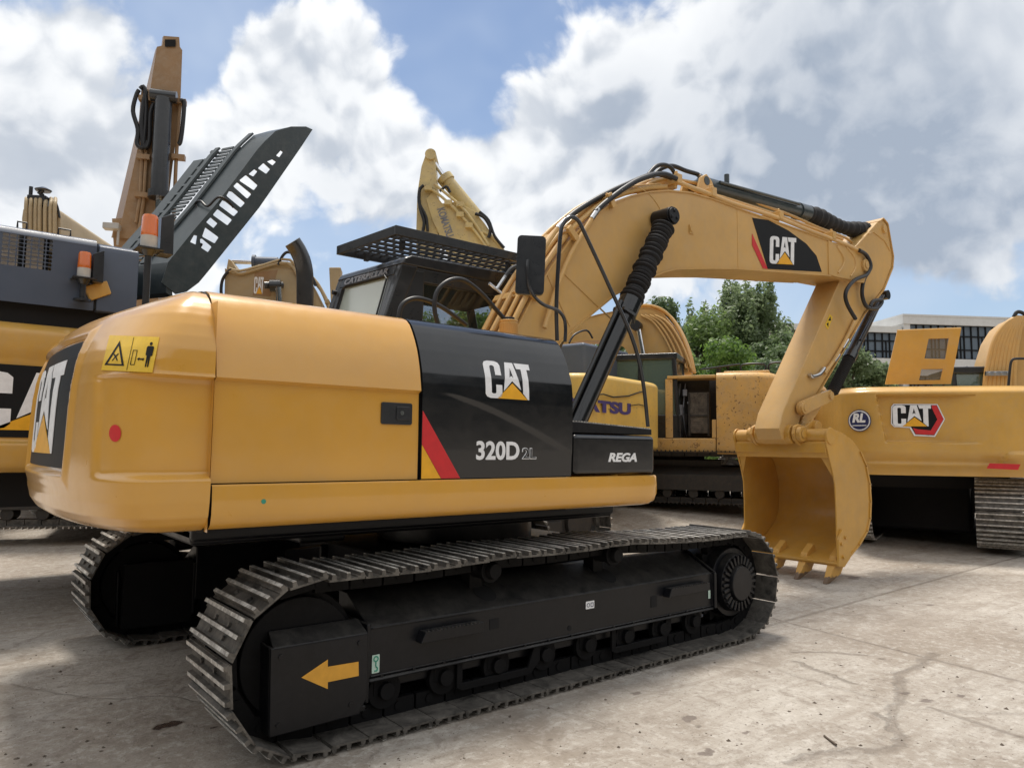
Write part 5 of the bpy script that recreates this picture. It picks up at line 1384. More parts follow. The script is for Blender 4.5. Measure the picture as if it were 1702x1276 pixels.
# ---- G: rusty machine with the radiator bay open
def build_rusty():
    c = at_depth(1120, 745, 15.3); fr = Frame(c.x, c.y, .5, 51.1+90-22)
    root = empty('excavator', fr, 'rusty yellow excavator with its radiator bay open and dark tracks, standing behind the bucket', 'excavator', 'parked excavators in the yard')
    Y = 1.36
    def P(a, b, y=Y): q = fr.at(a, b, 'y', y); return Vector((q.x, y, q.z))
    sc_x = lambda px_: P(px_, 700).x
    xr0 = P(1190, 690).x
    zt, zb = 2.33, 1.10
    hgt = P(1200, 618).z
    k = dict(zt=hgt)
    zrt, zrb = P(1190, 728).z, P(1190, 752).z
    zb = P(1192, 752).z
    xe = P(1335, 690).x
    mb = loft_body(xr0-1.15, xr0-.01, Y, zb-.03, hgt, .14, n=4.5); mb.build('counterweight', 'rustyel', root, recalc=True)
    # rail and frame around the open bay
    xf = P(1092, 690).x
    mb = MB(); mb.box(xr0, xf+.9, Y-.02, Y-.45, zb, zrt); mb.box(xr0, xf+2.2, -1.36, Y-.44, zb, zrt); r_ = mb.build('lower_rail', 'rustyel', root, bevel=.03)
    xp0, xp1 = P(1116, 690).x, P(1109, 690).x
    ztop = P(1150, 626).z
    mb = MB(); mb.box(xp1+.04, xp0-.02, Y-.02, Y-.16, zrt, ztop-.03); mb.build('bay_post', 'rustyel', root, bevel=.012)
    mb = MB(); mb.box(xr0, xp1, Y, Y-.55, ztop-.03, ztop+.03); mb.build('bay_top', 'rustyel', root, bevel=.012)
    mb = MB(); mb.box(xr0, xr0+.08, Y-.02, Y-.12, zrt, zrt+.35); mb.build('bay_post', 'rustyel', root, bevel=.012)
    mb = MB(); mb.box(xr0, xf+1.0, Y-.75, Y-.80, zrt, ztop); mb.box(xf, xf+1.0, Y-.2, Y-.8, zrt, ztop-.2); mb.build('bay_lining', 'chassis2', root)
    rx0, rx1 = P(1176, 690).x, P(1141, 690).x
    mb = MB(); mb.box(rx0, rx1, Y-.28, Y-.42, zrt+.10, ztop-.28); 
    for j in range(18): zz = zrt+.12+j*(ztop-.42-zrt)/18; mb.box(rx0+.02, rx1-.02, Y-.27, Y-.285, zz, zz+.02)
    mb.box(rx0, rx1, Y-.25, Y-.30, zrt+.42, zrt+.45, 1); mb.box(rx0-.0, rx0+.03, Y-.24, Y-.3, zrt+.05, ztop-.3, 1); mb.box(rx1-.03, rx1, Y-.24, Y-.3, zrt+.05, ztop-.3, 1)
    mb.box(rx0+.02, rx1+.25, Y-.45, Y-.5, zrt+.02, ztop-.04, 1); mb.build('radiator', ['tanyel2', 'chassis2'], root)
    mb = MB()
    rnd = random.Random(5)
    for j in range(6):
        x = rx1+.05+j*.04; mb.tube([(x, Y-.3, zrt+.05), (x+rnd.uniform(-.05, .05), Y-.22, zrt+.4), (x+rnd.uniform(-.05, .08), Y-.3, zrt+.7), (x, Y-.4, ztop-.15)], .014, 6, smooth=3)
    mb.build('hose', 'rubber', root)
    mb = MB()
    for j in range(9):
        x = rnd.uniform(rx1+.03, xp0-.1); zz = rnd.uniform(zrt+.1, ztop-.3); mb.box(x, x+rnd.uniform(.04, .14), Y-.5, Y-.34, zz, zz+rnd.uniform(.05, .22))
    mb.box(xf+.02, xp1-.02, Y-.5, Y-.3, zrt+.1, ztop-.3); mb.build('engine_parts', 'chassis2', root, bevel=.01)
    mb = MB()
    for j in range(7):
        x = rnd.uniform(rx1, xf); zz = rnd.uniform(zrt+.1, ztop-.2); mb.cyl((x, Y-.33, zz), (x, Y-.27, zz), .025, n=8)
    for j in range(3): mb.tube([(rx1+.06+.1*j, Y-.30, ztop-.1), (rx1+.10+.1*j, Y-.26, zrt+.5), (rx1+.05+.12*j, Y-.30, zrt+.04)], .012, 6, smooth=4)
    mb.build('fitting', 'grey', root)
    mb = MB(); mb.box(rx1+.02, rx1+.10, Y-.2, Y-.3, ztop-.35, ztop-.22); mb.build('bracket', 'grey', root, bevel=.01)
    mb = MB(); mb.cyl((rx1+.16, Y-.25, zrt+.35), (rx1+.16, Y-.25, zrt+.65), .05); mb.build('filter', 'grey', root, bevel=.01)
    # grab rail on top of the body
    mb = MB(); z = hgt
    for a, b, c2 in ((1232, 1272, 606), (1278, 1312, 604)):
        mb.tube([P(a, 616, .2), P(a+2, c2, .2), P(b-2, c2-1, .2), P(b, 616, .2)], .02, 8, smooth=3)
    mb.tube([P(1165, 614, .2), P(1230, 605, .2)], .018, 8); mb.build('grab_rail', 'rubber', root)
    mb = MB(); mb.box(P(1205, 615, .6).x, P(1280, 615, .6).x, .2, .9, hgt-.02, hgt+.06); mb.build('top_plate', 'rustyel', root, bevel=.02)
    # boom arching over to the left
    hw = .28
    top = [(930, 585), (950, 550), (975, 534), (1000, 527), (1030, 521), (1060, 516), (1085, 516), (1105, 525), (1120, 543), (1132, 566), (1141, 592), (1147, 620)]
    bot = [(940, 600), (957, 571), (975, 568), (1000, 568), (1025, 570), (1042, 578), (1050, 590), (1056, 605), (1062, 615), (1068, 625), (1075, 632), (1085, 640)]
    yb = 0
    T_ = [(P(*p, yb).x, P(*p, yb).z) for p in top]; B_ = [(P(*p, yb).x, P(*p, yb).z) for p in bot]
    b = boom_plate(root, T_[::-1], B_[::-1], hw, 'boomyel', 0)
    pipes(b, T_[4:][::-1], hw, 'boomyel', r=.03, off=.07, ks=(-.8, -.5, -.2, .1, .4, .7))
    for dx in (0, -8, -16, -23):
        mb = MB(); mb.tube([P(x+dx, y, hw+.05) for x, y in ((1148, 612), (1137, 580), (1122, 552), (1106, 533), (1088, 524))], .025, 8, smooth=3); mb.build('hydraulic_pipe', 'boomyel', b)
    mb = MB(); mb.cyl(P(1061, 545, hw+.15), P(1071, 600, hw+.15), .055, n=14); q = P(1060, 543, hw+.05); mb.cyl(q, q+Vector((0, .25, 0)), .11, n=18, mat=1); mb.build('boom_cylinder', ['chrome', 'rubber'], root)
    # cab
    xa, xb = P(1133, 620, 1.2).x, P(1050, 620, 1.2).x
    zc = P(1110, 590, 1.2).z
    simple_cab(root, min(xa, xb), min(xa, xb)+1.75, .30, 1.32, zrt, zc, 'cabblack')
    undercarriage(root, 6, 1.95, .50, 1.22, .6, 'chassis2', 0, ('chassis2', 'chassis2'))

# ---- I: counterweight glimpsed behind the linkage
def build_glimpse():
    c = at_depth(1372, 748, 18.5); fr = Frame(c.x, c.y, .5, 51.1+30)
    root = empty('excavator', fr, 'old yellow excavator glimpsed just behind the linkage above the bucket', 'excavator', 'parked excavators in the yard')
    P = lambda a, b, x=-2.8: fr.at(a, b, 'x', x)
    y0, y1 = P(1398, 690).y, P(1325, 690).y
    zt = P(1380, 638).z; zb = P(1380, 752).z
    w = 1.3; cy = y0-.3+1.3
    mb = loft_body(-2.8, 1.3, w, zb, zt, .15); mb.v = [(v[0], v[1]+cy, v[2]) for v in mb.v]; mb.build('counterweight', 'oldyel', root, recalc=True)
    q = [P(*p, -2.85) for p in ((1350, 700), (1362, 684), (1362, 695), (1350, 720), (1341, 726), (1335, 722))]
    me = outline_mesh([[(-(v.y), v.z) for v in q]], .004); place(me, 'rear_decal', 'dblk', root, (-2.86, 0, 0), (0, -1, 0), (0, 0, 1))
    q = [P(*p, -2.87) for p in ((1351, 692), (1361, 681), (1364, 683), (1363, 694), (1353, 710), (1350, 706))]
    me = outline_mesh([[(-(v.y), v.z) for v in q]], .004); place(me, 'red_decal', 'red', root, (-2.88, 0, 0), (0, -1, 0), (0, 0, 1))
    undercarriage(root, 0)

# ---- H: large machine on the right
def build_right():
    YH = 37
    c = at_depth(1560, 757, 13.3); fr = Frame(c.x, c.y, .08, YH)
    root = empty('excavator', fr, 'newer yellow excavator on the right edge with red hexagonal emblem and open hood panel', 'excavator', 'parked excavators in the yard')
    XR = -3.0
    def P(a, b, x=XR): return fr.at(a, b, 'x', x)
    yl = P(1400, 700, -2.85).y; hw = 1.46; cy = yl-hw
    zt, zb = P(1500, 641).z, P(1500, 790).z
    mb = MB()
    # counterweight as a relief surface: plan superellipse, recessed panel, stepped ridge
    rx0, rx1 = P(1457, 690).y-cy, P(1603, 690).y-cy
    zr0, zr1 = P(1530, 737).z, P(1530, 655).z
    zrow = [zb-.0+(zt-zb)*k/110 for k in range(111)]
    D = .9
    ridge = P(1500, 770).z
    def f(u, v):
        z = zrow[round(v*110)]; th = math.pi*u; c_, s_ = math.cos(th), math.sin(th)
        tb = (z-zb)/(zt-zb)
        s = hw*(1-.05*(1-sstep(0, .22, tb))-.03*sstep(.93, 1, tb)); x0 = XR+.20*(1-sstep(0, .28, tb))+.12*sstep(.90, 1.0, tb)**2
        n = 5.0; y = -s*abs(c_)**(2/n)*(1 if c_ > 0 else -1); x = -2.0-(-2.0-x0)*abs(s_)**(2/n)
        x += .0*(y/hw)**2
        # recess with sloping walls
        inset = min(sstep(0, .035, rx0-y-.12*(1-(z-zr0)/(zr1-zr0))), sstep(0, .035, y-rx1-.12*(1-(z-zr0)/(zr1-zr0))), sstep(0, .04, z-zr0), sstep(0, .025, zr1-z))
        if s_ > .5: x += .10*inset
        # ledge below
        led = ridge+.02-(.16*sstep(-.55, -.75, y))*-1
        x -= .055*(1-sstep(led-.04, led+.02, z))*(1 if s_ > .3 else 0)
        return (x, y+cy, z)
    mb.grid(f, 150, 110)
    def cap(z): return [f(u/150, z) for u in range(151)]
    top = [f(u/150, 1.0) for u in range(151)]; bt = [f(u/150, 0.0) for u in range(151)]
    mb.add(top, [tuple(range(151))]); mb.add(bt, [tuple(range(151))[::-1]])
    mb.build('counterweight', 'hyel', root, recalc=True, angle=40)
    # body behind
    mb = MB(); mb.box(-2.02, 1.6, cy-hw+.04, cy+hw-.04, zb+.05, zt-.06); mb.build('body', 'hyel', root, bevel=.04)
    mb = MB(); mb.box(-1.9, 1.6, cy-1.1, cy+1.1, zb-.22, zb+.04); mb.build('body_frame', 'dark', root)
    # emblem
    xr = XR+.094
    def E(pts, mat, off, nm='emblem'):
        q = [fr.at(a, b, 'x', xr) for a, b in pts]; n = nm
        me = outline_mesh([[(-v.y, v.z) for v in q]], .002); place(me, n, mat, root, (xr-off, 0, 0), (0, -1, 0), (0, 0, 1))
    def Z(pts): return [(1360+a*.3448, 500+b*.3448) for a, b in pts]
    E(Z([(362, 496), (575, 497), (611, 570), (563, 655), (462, 650), (440, 612), (365, 608), (350, 592), (351, 510)]), 'white', .004)
    E(Z([(366, 501), (571, 502), (604, 570), (558, 648), (468, 643), (446, 606), (366, 602), (356, 590), (357, 511)]), 'dblk', .008)
    E(Z([(546, 503), (569, 503), (603, 570), (557, 646), (469, 641), (455, 612), (478, 618), (541, 624), (573, 571), (546, 515)]), 'red', .012)
    a, b, v = (fr.at(x, y, 'x', xr) for x, y in (Z([(360, 604)])[0], Z([(545, 608)])[0], Z([(360, 503)])[0]))
    cat_logo((xr-.015, a.y, a.z), (0, -1, 0), (0, 0, 1), abs(b.y-a.y), (v.z-a.z), root)
    # round badge
    cc = fr.at(1406, 699, 'x', -2.86)
    circ = lambda r, n=32: [(r*math.cos(2*math.pi*k/n), r*math.sin(2*math.pi*k/n)) for k in range(n)]
    r0 = (fr.at(1406, 717, 'x', -2.86)-cc).length
    def hx(y): return -2.0-(-2.0-XR)*max(0, 1-min(1, abs(y-cy)/hw)**5.0)**.2
    bc = yl-.25; pA, pB = Vector((hx(bc+r0*.8), bc+r0*.8, 0)), Vector((hx(bc-r0*.8), bc-r0*.8, 0)); Ub = (pB-pA).normalized(); Nb = Ub.cross(Vector((0, 0, 1)))
    Cb = Vector(((pA.x+pB.x)/2, (pA.y+pB.y)/2, cc.z))+Nb*.05
    for rr_, mt, o in ((r0, 'navy', .0), (r0*.93, 'white', .004), (r0*.82, 'navy', .008)):
        me = outline_mesh([circ(rr_)], .002); place(me, 'round_badge', mt, root, Cb+Nb*o, Ub, (0, 0, 1))
    me = text_mesh('RL', .002, .05, .2); place(me, 'lettering', 'white', root, Cb+Nb*.012-Ub*.10+Vector((0, 0, -.03)), Ub, (0, 0, 1), size=(.19, .14))
    me = outline_mesh([[(0, 0), (.2, 0), (.2, .012), (0, .012)]], .002); place(me, 'lettering', 'white', root, Cb+Nb*.012-Ub*.10+Vector((0, 0, -.08)), Ub, (0, 0, 1))
    # red reflector
    q = [fr.at(x, y, 'x', XR-.0) for x, y in ((1637, 778), (1642, 769.5), (1693, 771), (1689, 780.5))]
    me = outline_mesh([[(-v_.y, v_.z) for v_ in q]], .004); place(me, 'reflector', 'red', root, (XR-.062, 0, 0), (0, -1, 0), (0, 0, 1))
    # open hood panel
    xp = -1.6
    q = [fr.at(x, y, 'x', xp) for x, y in ((1471, 638.5), (1491, 551), (1597, 547), (1580, 638))]
    h1 = [fr.at(x, y, 'x', xp) for x, y in ((1536, 596), (1543, 563), (1577, 562), (1571, 597))]
    h2 = [fr.at(x, y, 'x', xp) for x, y in ((1527, 632), (1531, 613.5), (1567, 613), (1563, 631.5))]
    h3 = [fr.at(x, y, 'x', xp) for x, y in ((1534.5, 604.5), (1536, 597), (1571, 597.5), (1569, 605))]
    me = outline_mesh([[(-v_.y, v_.z) for v_ in w_] for w_ in (q, h1, h2)], .03); hp = place(me, 'hood_panel', 'hyel', root, (xp, 0, 0), (0, -1, 0), (0, 0, 1))
    mb = MB(); mb.add([Vector((xp+.02, v_.y, v_.z)) for v_ in h1], [(0, 1, 2, 3)]); mb.add([Vector((xp+.02, v_.y, v_.z)) for v_ in h2], [(0, 1, 2, 3)])
    me = mb.build('mesh_screen', 'screen', hp)
    mb = MB(); a, b = q[1], q[2]; mb.tube([Vector((xp, a.y, a.z+.01)), Vector((xp, b.y, b.z+.01))], .02, 8); c3, c4 = h3[0], h3[2]
    mb.build('panel_edge', 'hyel', hp)
    # cab behind
    y0, y1 = P(1648, 620, .2).y, P(1586, 620, .2).y
    simple_cab(root, .2, 1.8, min(y0, y1), max(y0, y1), zt-.6, P(1610, 611, .2).z, 'cabblack')
    # boom with pipes rising at the right edge, seen from behind
    prof = [(1640, 700), (1636, 640), (1642, 600), (1653, 565), (1668, 541), (1685, 528), (1700, 524), (1740, 522), (1745, 700)]
    mb = MB(); q = [fr.at(x, y, 'x', .3) for x, y in prof]; 
    mb.prism([(v_.y, v_.z) for v_ in q], 'x', .3, 1.0); bm_ = mb.build('boom', 'boomyel', root, bevel=.02)
    for k in range(8):
        dx = 7.5*k
        pts = [(1636+dx*.95, 660), (1638+dx*.9, 630), (1645+dx*.82, 590), (1655+dx*.72, 560), (1672+dx*.5, 538), (1690+dx*.3, 527)]
        mb = MB(); mb.tube([fr.at(x, y, 'x', .2) for x, y in pts], .042, 10, smooth=4); mb.build('hydraulic_pipe', 'boomyel', bm_)
    a, b = fr.at(1637, 621, 'x', .12), fr.at(1678, 620, 'x', .12)
    mb = MB(); mb.box(.06, .14, a.y, b.y, a.z-.04, a.z+.04); 
    for k in range(4): mb.cyl((.05, a.y+(b.y-a.y)*(k+.5)/4, a.z), (.03, a.y+(b.y-a.y)*(k+.5)/4, a.z), .025, n=6)
    mb.build('pipe_clamp', 'steel', bm_, bevel=.006)
    mb = MB(); mb.tube([fr.at(x, y, 'x', -.6) for x, y in ((1676, 642), (1679, 610), (1682, 599), (1690, 596), (1720, 596))], .022, 8, smooth=4); mb.build('grab_rail', 'rubber', root)
    mb = MB(); mb.tube([fr.at(x, y, 'x', .2) for x, y in ((1685, 527), (1690, 519), (1697, 519), (1706, 524))], .035, 8, smooth=4); mb.build('hose', 'rubber', bm_)
    undercarriage(root, 18-YH, 2.0, .52, 1.06, .72, 'chassis', 0, shift=(0, .13))
    mb = MB(); mx = Matrix.Rotation(R(18-YH), 4, 'Z'); mb.box(-1.7, 1.5, -.5, 1.0, .18, .95, 0, mx); mb.build('belly_guard', 'iron', root, bevel=.05)

def screen_mat():
    m, nt, b = new_mat('mesh_screen'); b.inputs['Base Color'].default_value = (.20, .17, .12, 1); b.inputs['Alpha'].default_value = .62; b.inputs['Roughness'].default_value = .6
    return m
M['screen'] = screen_mat()
M['tanyel2'] = paint('dusty_radiator', (.07, .06, .052), .7, 0, .15, .3)

# ================================================================== GROUND
def g_height(x, y):
    q = .5*x+.87*y; t = max(0, min(1, (q-4.5)/4.5)); return .5*t*t*(3-2*t)
def axis_steps(c0, c1):
    s = [-400, -250, -150, -90, -60, -40, -30, -24, -20, -17, -15, -13, -11, -9.5]
    v = -8.0
    while v < 22: s.append(v); v += .45
    return s+[24, 27, 31, 37, 45, 60, 90, 150, 250, 400]
def ground_mat():
    m, nt, b = new_mat('yard_concrete'); L = nt.links
    v = coords(nt)
    def seg(p, a, c, w0, w1):
        a = Vector((a.x, a.y, 0)); c = Vector((c.x, c.y, 0)); ba = c-a
        s1 = nt.nodes.new('ShaderNodeVectorMath'); s1.operation = 'SUBTRACT'; L.new(p, s1.inputs[0]); s1.inputs[1].default_value = a
        d1 = nt.nodes.new('ShaderNodeVectorMath'); d1.operation = 'DOT_PRODUCT'; L.new(s1.outputs[0], d1.inputs[0]); d1.inputs[1].default_value = ba/ba.length_squared
        h = math_(nt, 'ADD', d1.outputs['Value'], 0, clamp=True)
        sc_ = nt.nodes.new('ShaderNodeVectorMath'); sc_.operation = 'SCALE'; sc_.inputs[0].default_value = ba; L.new(h, sc_.inputs['Scale'])
        s2 = nt.nodes.new('ShaderNodeVectorMath'); s2.operation = 'SUBTRACT'; L.new(s1.outputs[0], s2.inputs[0]); L.new(sc_.outputs[0], s2.inputs[1])
        ln = nt.nodes.new('ShaderNodeVectorMath'); ln.operation = 'LENGTH'; L.new(s2.outputs[0], ln.inputs[0])
        return ramp(nt, ln.outputs['Value'], w0, w1, (1, 1, 1, 1), (0, 0, 0, 1))
    # flatten z, warp a little
    fl = nt.nodes.new('ShaderNodeVectorMath'); fl.operation = 'MULTIPLY'; L.new(v, fl.inputs[0]); fl.inputs[1].default_value = (1, 1, 0)
    nz = nt.nodes.new('ShaderNodeTexNoise'); nz.inputs['Scale'].default_value = 3.5; nz.inputs['Detail'].default_value = 7; nz.inputs['Roughness'].default_value = .65; L.new(fl.outputs[0], nz.inputs['Vector'])
    sb = nt.nodes.new('ShaderNodeVectorMath'); sb.operation = 'SUBTRACT'; L.new(nz.outputs['Color'], sb.inputs[0]); sb.inputs[1].default_value = (.5, .5, .5)
    def warp(k):
        s = nt.nodes.new('ShaderNodeVectorMath'); s.operation = 'MULTIPLY'; L.new(sb.outputs[0], s.inputs[0]); s.inputs[1].default_value = (k, k, 0)
        a = nt.nodes.new('ShaderNodeVectorMath'); a.operation = 'ADD'; L.new(fl.outputs[0], a.inputs[0]); L.new(s.outputs[0], a.inputs[1]); return a.outputs[0]
    wj, wc = warp(.035), warp(.22)
    p = fl.outputs[0]
    big = noise(nt, .32, 6, .6, p, .5); mid = noise(nt, 1.5, 10, .68, p, .6); fine = noise(nt, 14, 10, .75, p); grit = noise(nt, 90, 4, .7, p)
    c = mixc(nt, ramp(nt, big, .38, .62), (.315, .268, .22, 1), (.47, .43, .38, 1))
    c = mixc(nt, math_(nt, 'MULTIPLY', ramp(nt, mid, .48, .62), .6), c, (.26, .215, .17, 1))
    c = mixc(nt, math_(nt, 'MULTIPLY', ramp(nt, fine, .50, .62), .6), c, (.60, .565, .515, 1))
    wear = noise(nt, 4.2, 11, .78, wc, 1.2)
    c = mixc(nt, math_(nt, 'MULTIPLY', ramp(nt, wear, .53, .60), .55), c, (.22, .18, .145, 1))
    c = mixc(nt, math_(nt, 'MULTIPLY', ramp(nt, wear, .36, .43, (1, 1, 1, 1), (0, 0, 0, 1)), .45), c, (.60, .57, .53, 1))
    c = mixc(nt, math_(nt, 'MULTIPLY', ramp(nt, noise(nt, 30, 8, .7, p), .54, .64), .6), c, (.19, .155, .12, 1))
    c = mixc(nt, math_(nt, 'MULTIPLY', ramp(nt, grit, .56, .70), .5), c, (.15, .125, .10, 1))
    # brushed, streaky dust running one way
    mp = nt.nodes.new('ShaderNodeMapping'); mp.inputs['Rotation'].default_value = (0, 0, R(24)); mp.inputs['Scale'].default_value = (.55, 5.0, 1); L.new(p, mp.inputs['Vector'])
    st = noise(nt, 1.5, 9, .72, mp.outputs[0], .5)
    c = mixc(nt, math_(nt, 'MULTIPLY', ramp(nt, st, .50, .60), .42), c, (.28, .235, .19, 1))
    c = mixc(nt, math_(nt, 'MULTIPLY', ramp(nt, st, .46, .34, (0, 0, 0, 1), (1, 1, 1, 1)) if False else ramp(nt, st, .30, .44, (1, 1, 1, 1), (0, 0, 0, 1)), .35), c, (.55, .52, .47, 1))
    # speckle of dirt
    vo = nt.nodes.new('ShaderNodeTexVoronoi'); vo.inputs['Scale'].default_value = 5.5; L.new(wc, vo.inputs['Vector'])
    sp = ramp(nt, vo.outputs['Distance'], .05, .13, (1, 1, 1, 1), (0, 0, 0, 1))
    c = mixc(nt, math_(nt, 'MULTIPLY', math_(nt, 'MULTIPLY', sp, ramp(nt, mid, .5, .58)), .8), c, (.12, .095, .075, 1))
    z8 = lambda x, y: at(1000+x*.41245, 840+y*.41245, 'z', 0)
    joints = [(z8(690, 455), z8(860, 500)), (z8(860, 500), z8(1900, 762)), (z8(640, 492), z8(1800, 172)), (z8(1330, 815), z8(1900, 1003)), (at(0, 884, 'z', 0), at(110, 870, 'z', 0))]
    cracks = [(1330, 595), (1300, 640), (1190, 680), (1200, 740), (1175, 830), (1170, 870), (1225, 930), (1215, 968), (1080, 992), (860, 1000), (760, 1040)]
    cracks2 = [(1100, 840), (1150, 870), (1180, 905)]
    cracks3 = [(780, 590), (900, 590), (1080, 603)]; cracks4 = [(780, 630), (880, 668), (1010, 715)]
    tot = None
    for a, e in joints:
        s = seg(wj, a, e, .006, .030); tot = s if tot is None else math_(nt, 'MAXIMUM', tot, s)
    for cl in (cracks, cracks2, cracks3, cracks4):
        for a, e in zip(cl[:-1], cl[1:]):
            tot = math_(nt, 'MAXIMUM', tot, seg(wc, z8(*a), z8(*e), .008, .03 if cl is not cracks else .045))
    # random hairline cracks
    ve = nt.nodes.new('ShaderNodeTexVoronoi'); ve.feature = 'DISTANCE_TO_EDGE'; ve.inputs['Scale'].default_value = .42; L.new(wc, ve.inputs['Vector'])
    hair = math_(nt, 'MULTIPLY', ramp(nt, ve.outputs['Distance'], .002, .010, (1, 1, 1, 1), (0, 0, 0, 1)), ramp(nt, big, .45, .55))
    tot2 = math_(nt, 'MAXIMUM', tot, math_(nt, 'MULTIPLY', hair, .5))
    c = mixc(nt, math_(nt, 'MULTIPLY', math_(nt, 'MULTIPLY', tot2, ramp(nt, fine, .3, .55)), .62), c, (.15, .12, .095, 1))
    # oil spots
    def spot(px_, py, r, col, wv=wc, k=.9):
        nonlocal c
        q = at(px_, py, 'z', 0); s = seg(wv, q-Vector((r*.6, 0, 0)), q+Vector((r*.6, 0, 0)), r*.55, r*.75)
        c = mixc(nt, math_(nt, 'MULTIPLY', s, k), c, rgba(col)); return s
    s1 = spot(280, 1203, .075, (.045, .022, .015)); spot(358, 1207, .02, (.05, .03, .02)); spot(1460, 952, .16, (.20, .17, .14), k=.6); spot(1420, 960, .10, (.16, .13, .11), k=.7)
    for a, b_, r in ((1065, 1153, .035), (1146, 1194, .05), (1535, 1162, .04), (1500, 1150, .03), (1545, 1005, .05), (1590, 1155, .03), (1170, 1250, .04), (1230, 960, .06), (1240, 1218, .02)): spot(a, b_, r, (.13, .10, .085), k=.75)
    # darker mottled band on the ground beside the track
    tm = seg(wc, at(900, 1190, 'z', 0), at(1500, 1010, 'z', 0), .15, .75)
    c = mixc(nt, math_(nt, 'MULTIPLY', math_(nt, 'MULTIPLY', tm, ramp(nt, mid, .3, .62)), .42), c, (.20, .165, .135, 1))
    L.new(c, b.inputs['Base Color'])
    L.new(mixc(nt, s1, (.82,)*3+(1,), (.15,)*3+(1,)), b.inputs['Roughness'])
    h = math_(nt, 'SUBTRACT', math_(nt, 'ADD', math_(nt, 'MULTIPLY', fine, .6), math_(nt, 'MULTIPLY', mid, .8)), math_(nt, 'MULTIPLY', tot2, .7))
    bump(nt, b, h, .8, .03)
    return m
def build_ground():
    M['ground'] = ground_mat()
    ax = axis_steps(0, 0); mb = MB(); n = len(ax)
    vs = [(x, y, g_height(x, y)) for y in ax for x in ax]
    mb.add(vs, [(j*n+i, j*n+i+1, (j+1)*n+i+1, (j+1)*n+i) for j in range(n-1) for i in range(n-1)])
    g = mb.build('ground', 'ground', None); g['kind'] = 'structure'
    # loose crumbs and twigs
    rnd = random.Random(11); mb = MB()
    M['crumb'] = flat('dirt_crumb', (.11, .085, .065), .9)
    for k in range(900):
        px_ = rnd.uniform(0, 1702); py = rnd.choice((rnd.uniform(860, 1276), rnd.uniform(980, 1276)))
        q = at(px_, py, 'z', 0)
        if -2.3 < q.x < 2.4 and abs(q.y) < 1.56: continue
        if q.length > 16: continue
        r = .003+.010*rnd.random()**4; z = g_height(q.x, q.y)
        vs = []
        for a in range(6):
            t = a*math.pi/3+rnd.random()*.5; rr = r*rnd.uniform(.6, 1.3); vs.append((q.x+rr*math.cos(t), q.y+rr*math.sin(t), z))
        vs += [(q.x+rnd.uniform(-.3, .3)*r, q.y+rnd.uniform(-.3, .3)*r, z+r*rnd.uniform(.4, 1.0))]
        mb.add(vs, [(i, (i+1) % 6, 6) for i in range(6)])
    d = mb.build('dirt_crumbs', 'crumb', None); d['kind'] = 'stuff'; d['label'] = 'small crumbs of dirt scattered over the concrete'; d['category'] = 'debris'
    mb = MB(); q = at(1375, 1226, 'z', .006); q2 = at(1390, 1237, 'z', .01); mb.tube([at(1370, 1222, 'z', .006), q, q2], .006, 6, smooth=3)
    tag(mb.build('twig', 'crumb', None), 'thin dark twig lying on the bare concrete at lower right', 'twig')

# ================================================================== TREES
def leaf_mat(name, a, b_):
    m, nt, b = new_mat(name); oi = nt.nodes.new('ShaderNodeTexCoord')
    n1 = noise(nt, .55, 5, .7, oi.outputs['Object']); n2 = noise(nt, 5, 3, .6, oi.outputs['Object'])
    f = math_(nt, 'ADD', math_(nt, 'MULTIPLY', n1, .6), math_(nt, 'MULTIPLY', n2, .4))
    nt.links.new(mixc(nt, ramp(nt, f, .38, .62), rgba(a), rgba(b_)), b.inputs['Base Color']); b.inputs['Roughness'].default_value = .5
    b.inputs['Subsurface Weight'].default_value = 0
    tr = nt.nodes.new('ShaderNodeBsdfTranslucent'); tr.inputs[0].default_value = rgba(tuple(x*1.6 for x in b_))
    mx = nt.nodes.new('ShaderNodeMixShader'); mx.inputs[0].default_value = .42; out = nt.nodes['Material Output']
    nt.links.new(b.outputs[0], mx.inputs[1]); nt.links.new(tr.outputs[0], mx.inputs[2]); nt.links.new(mx.outputs[0], out.inputs[0])
    return m
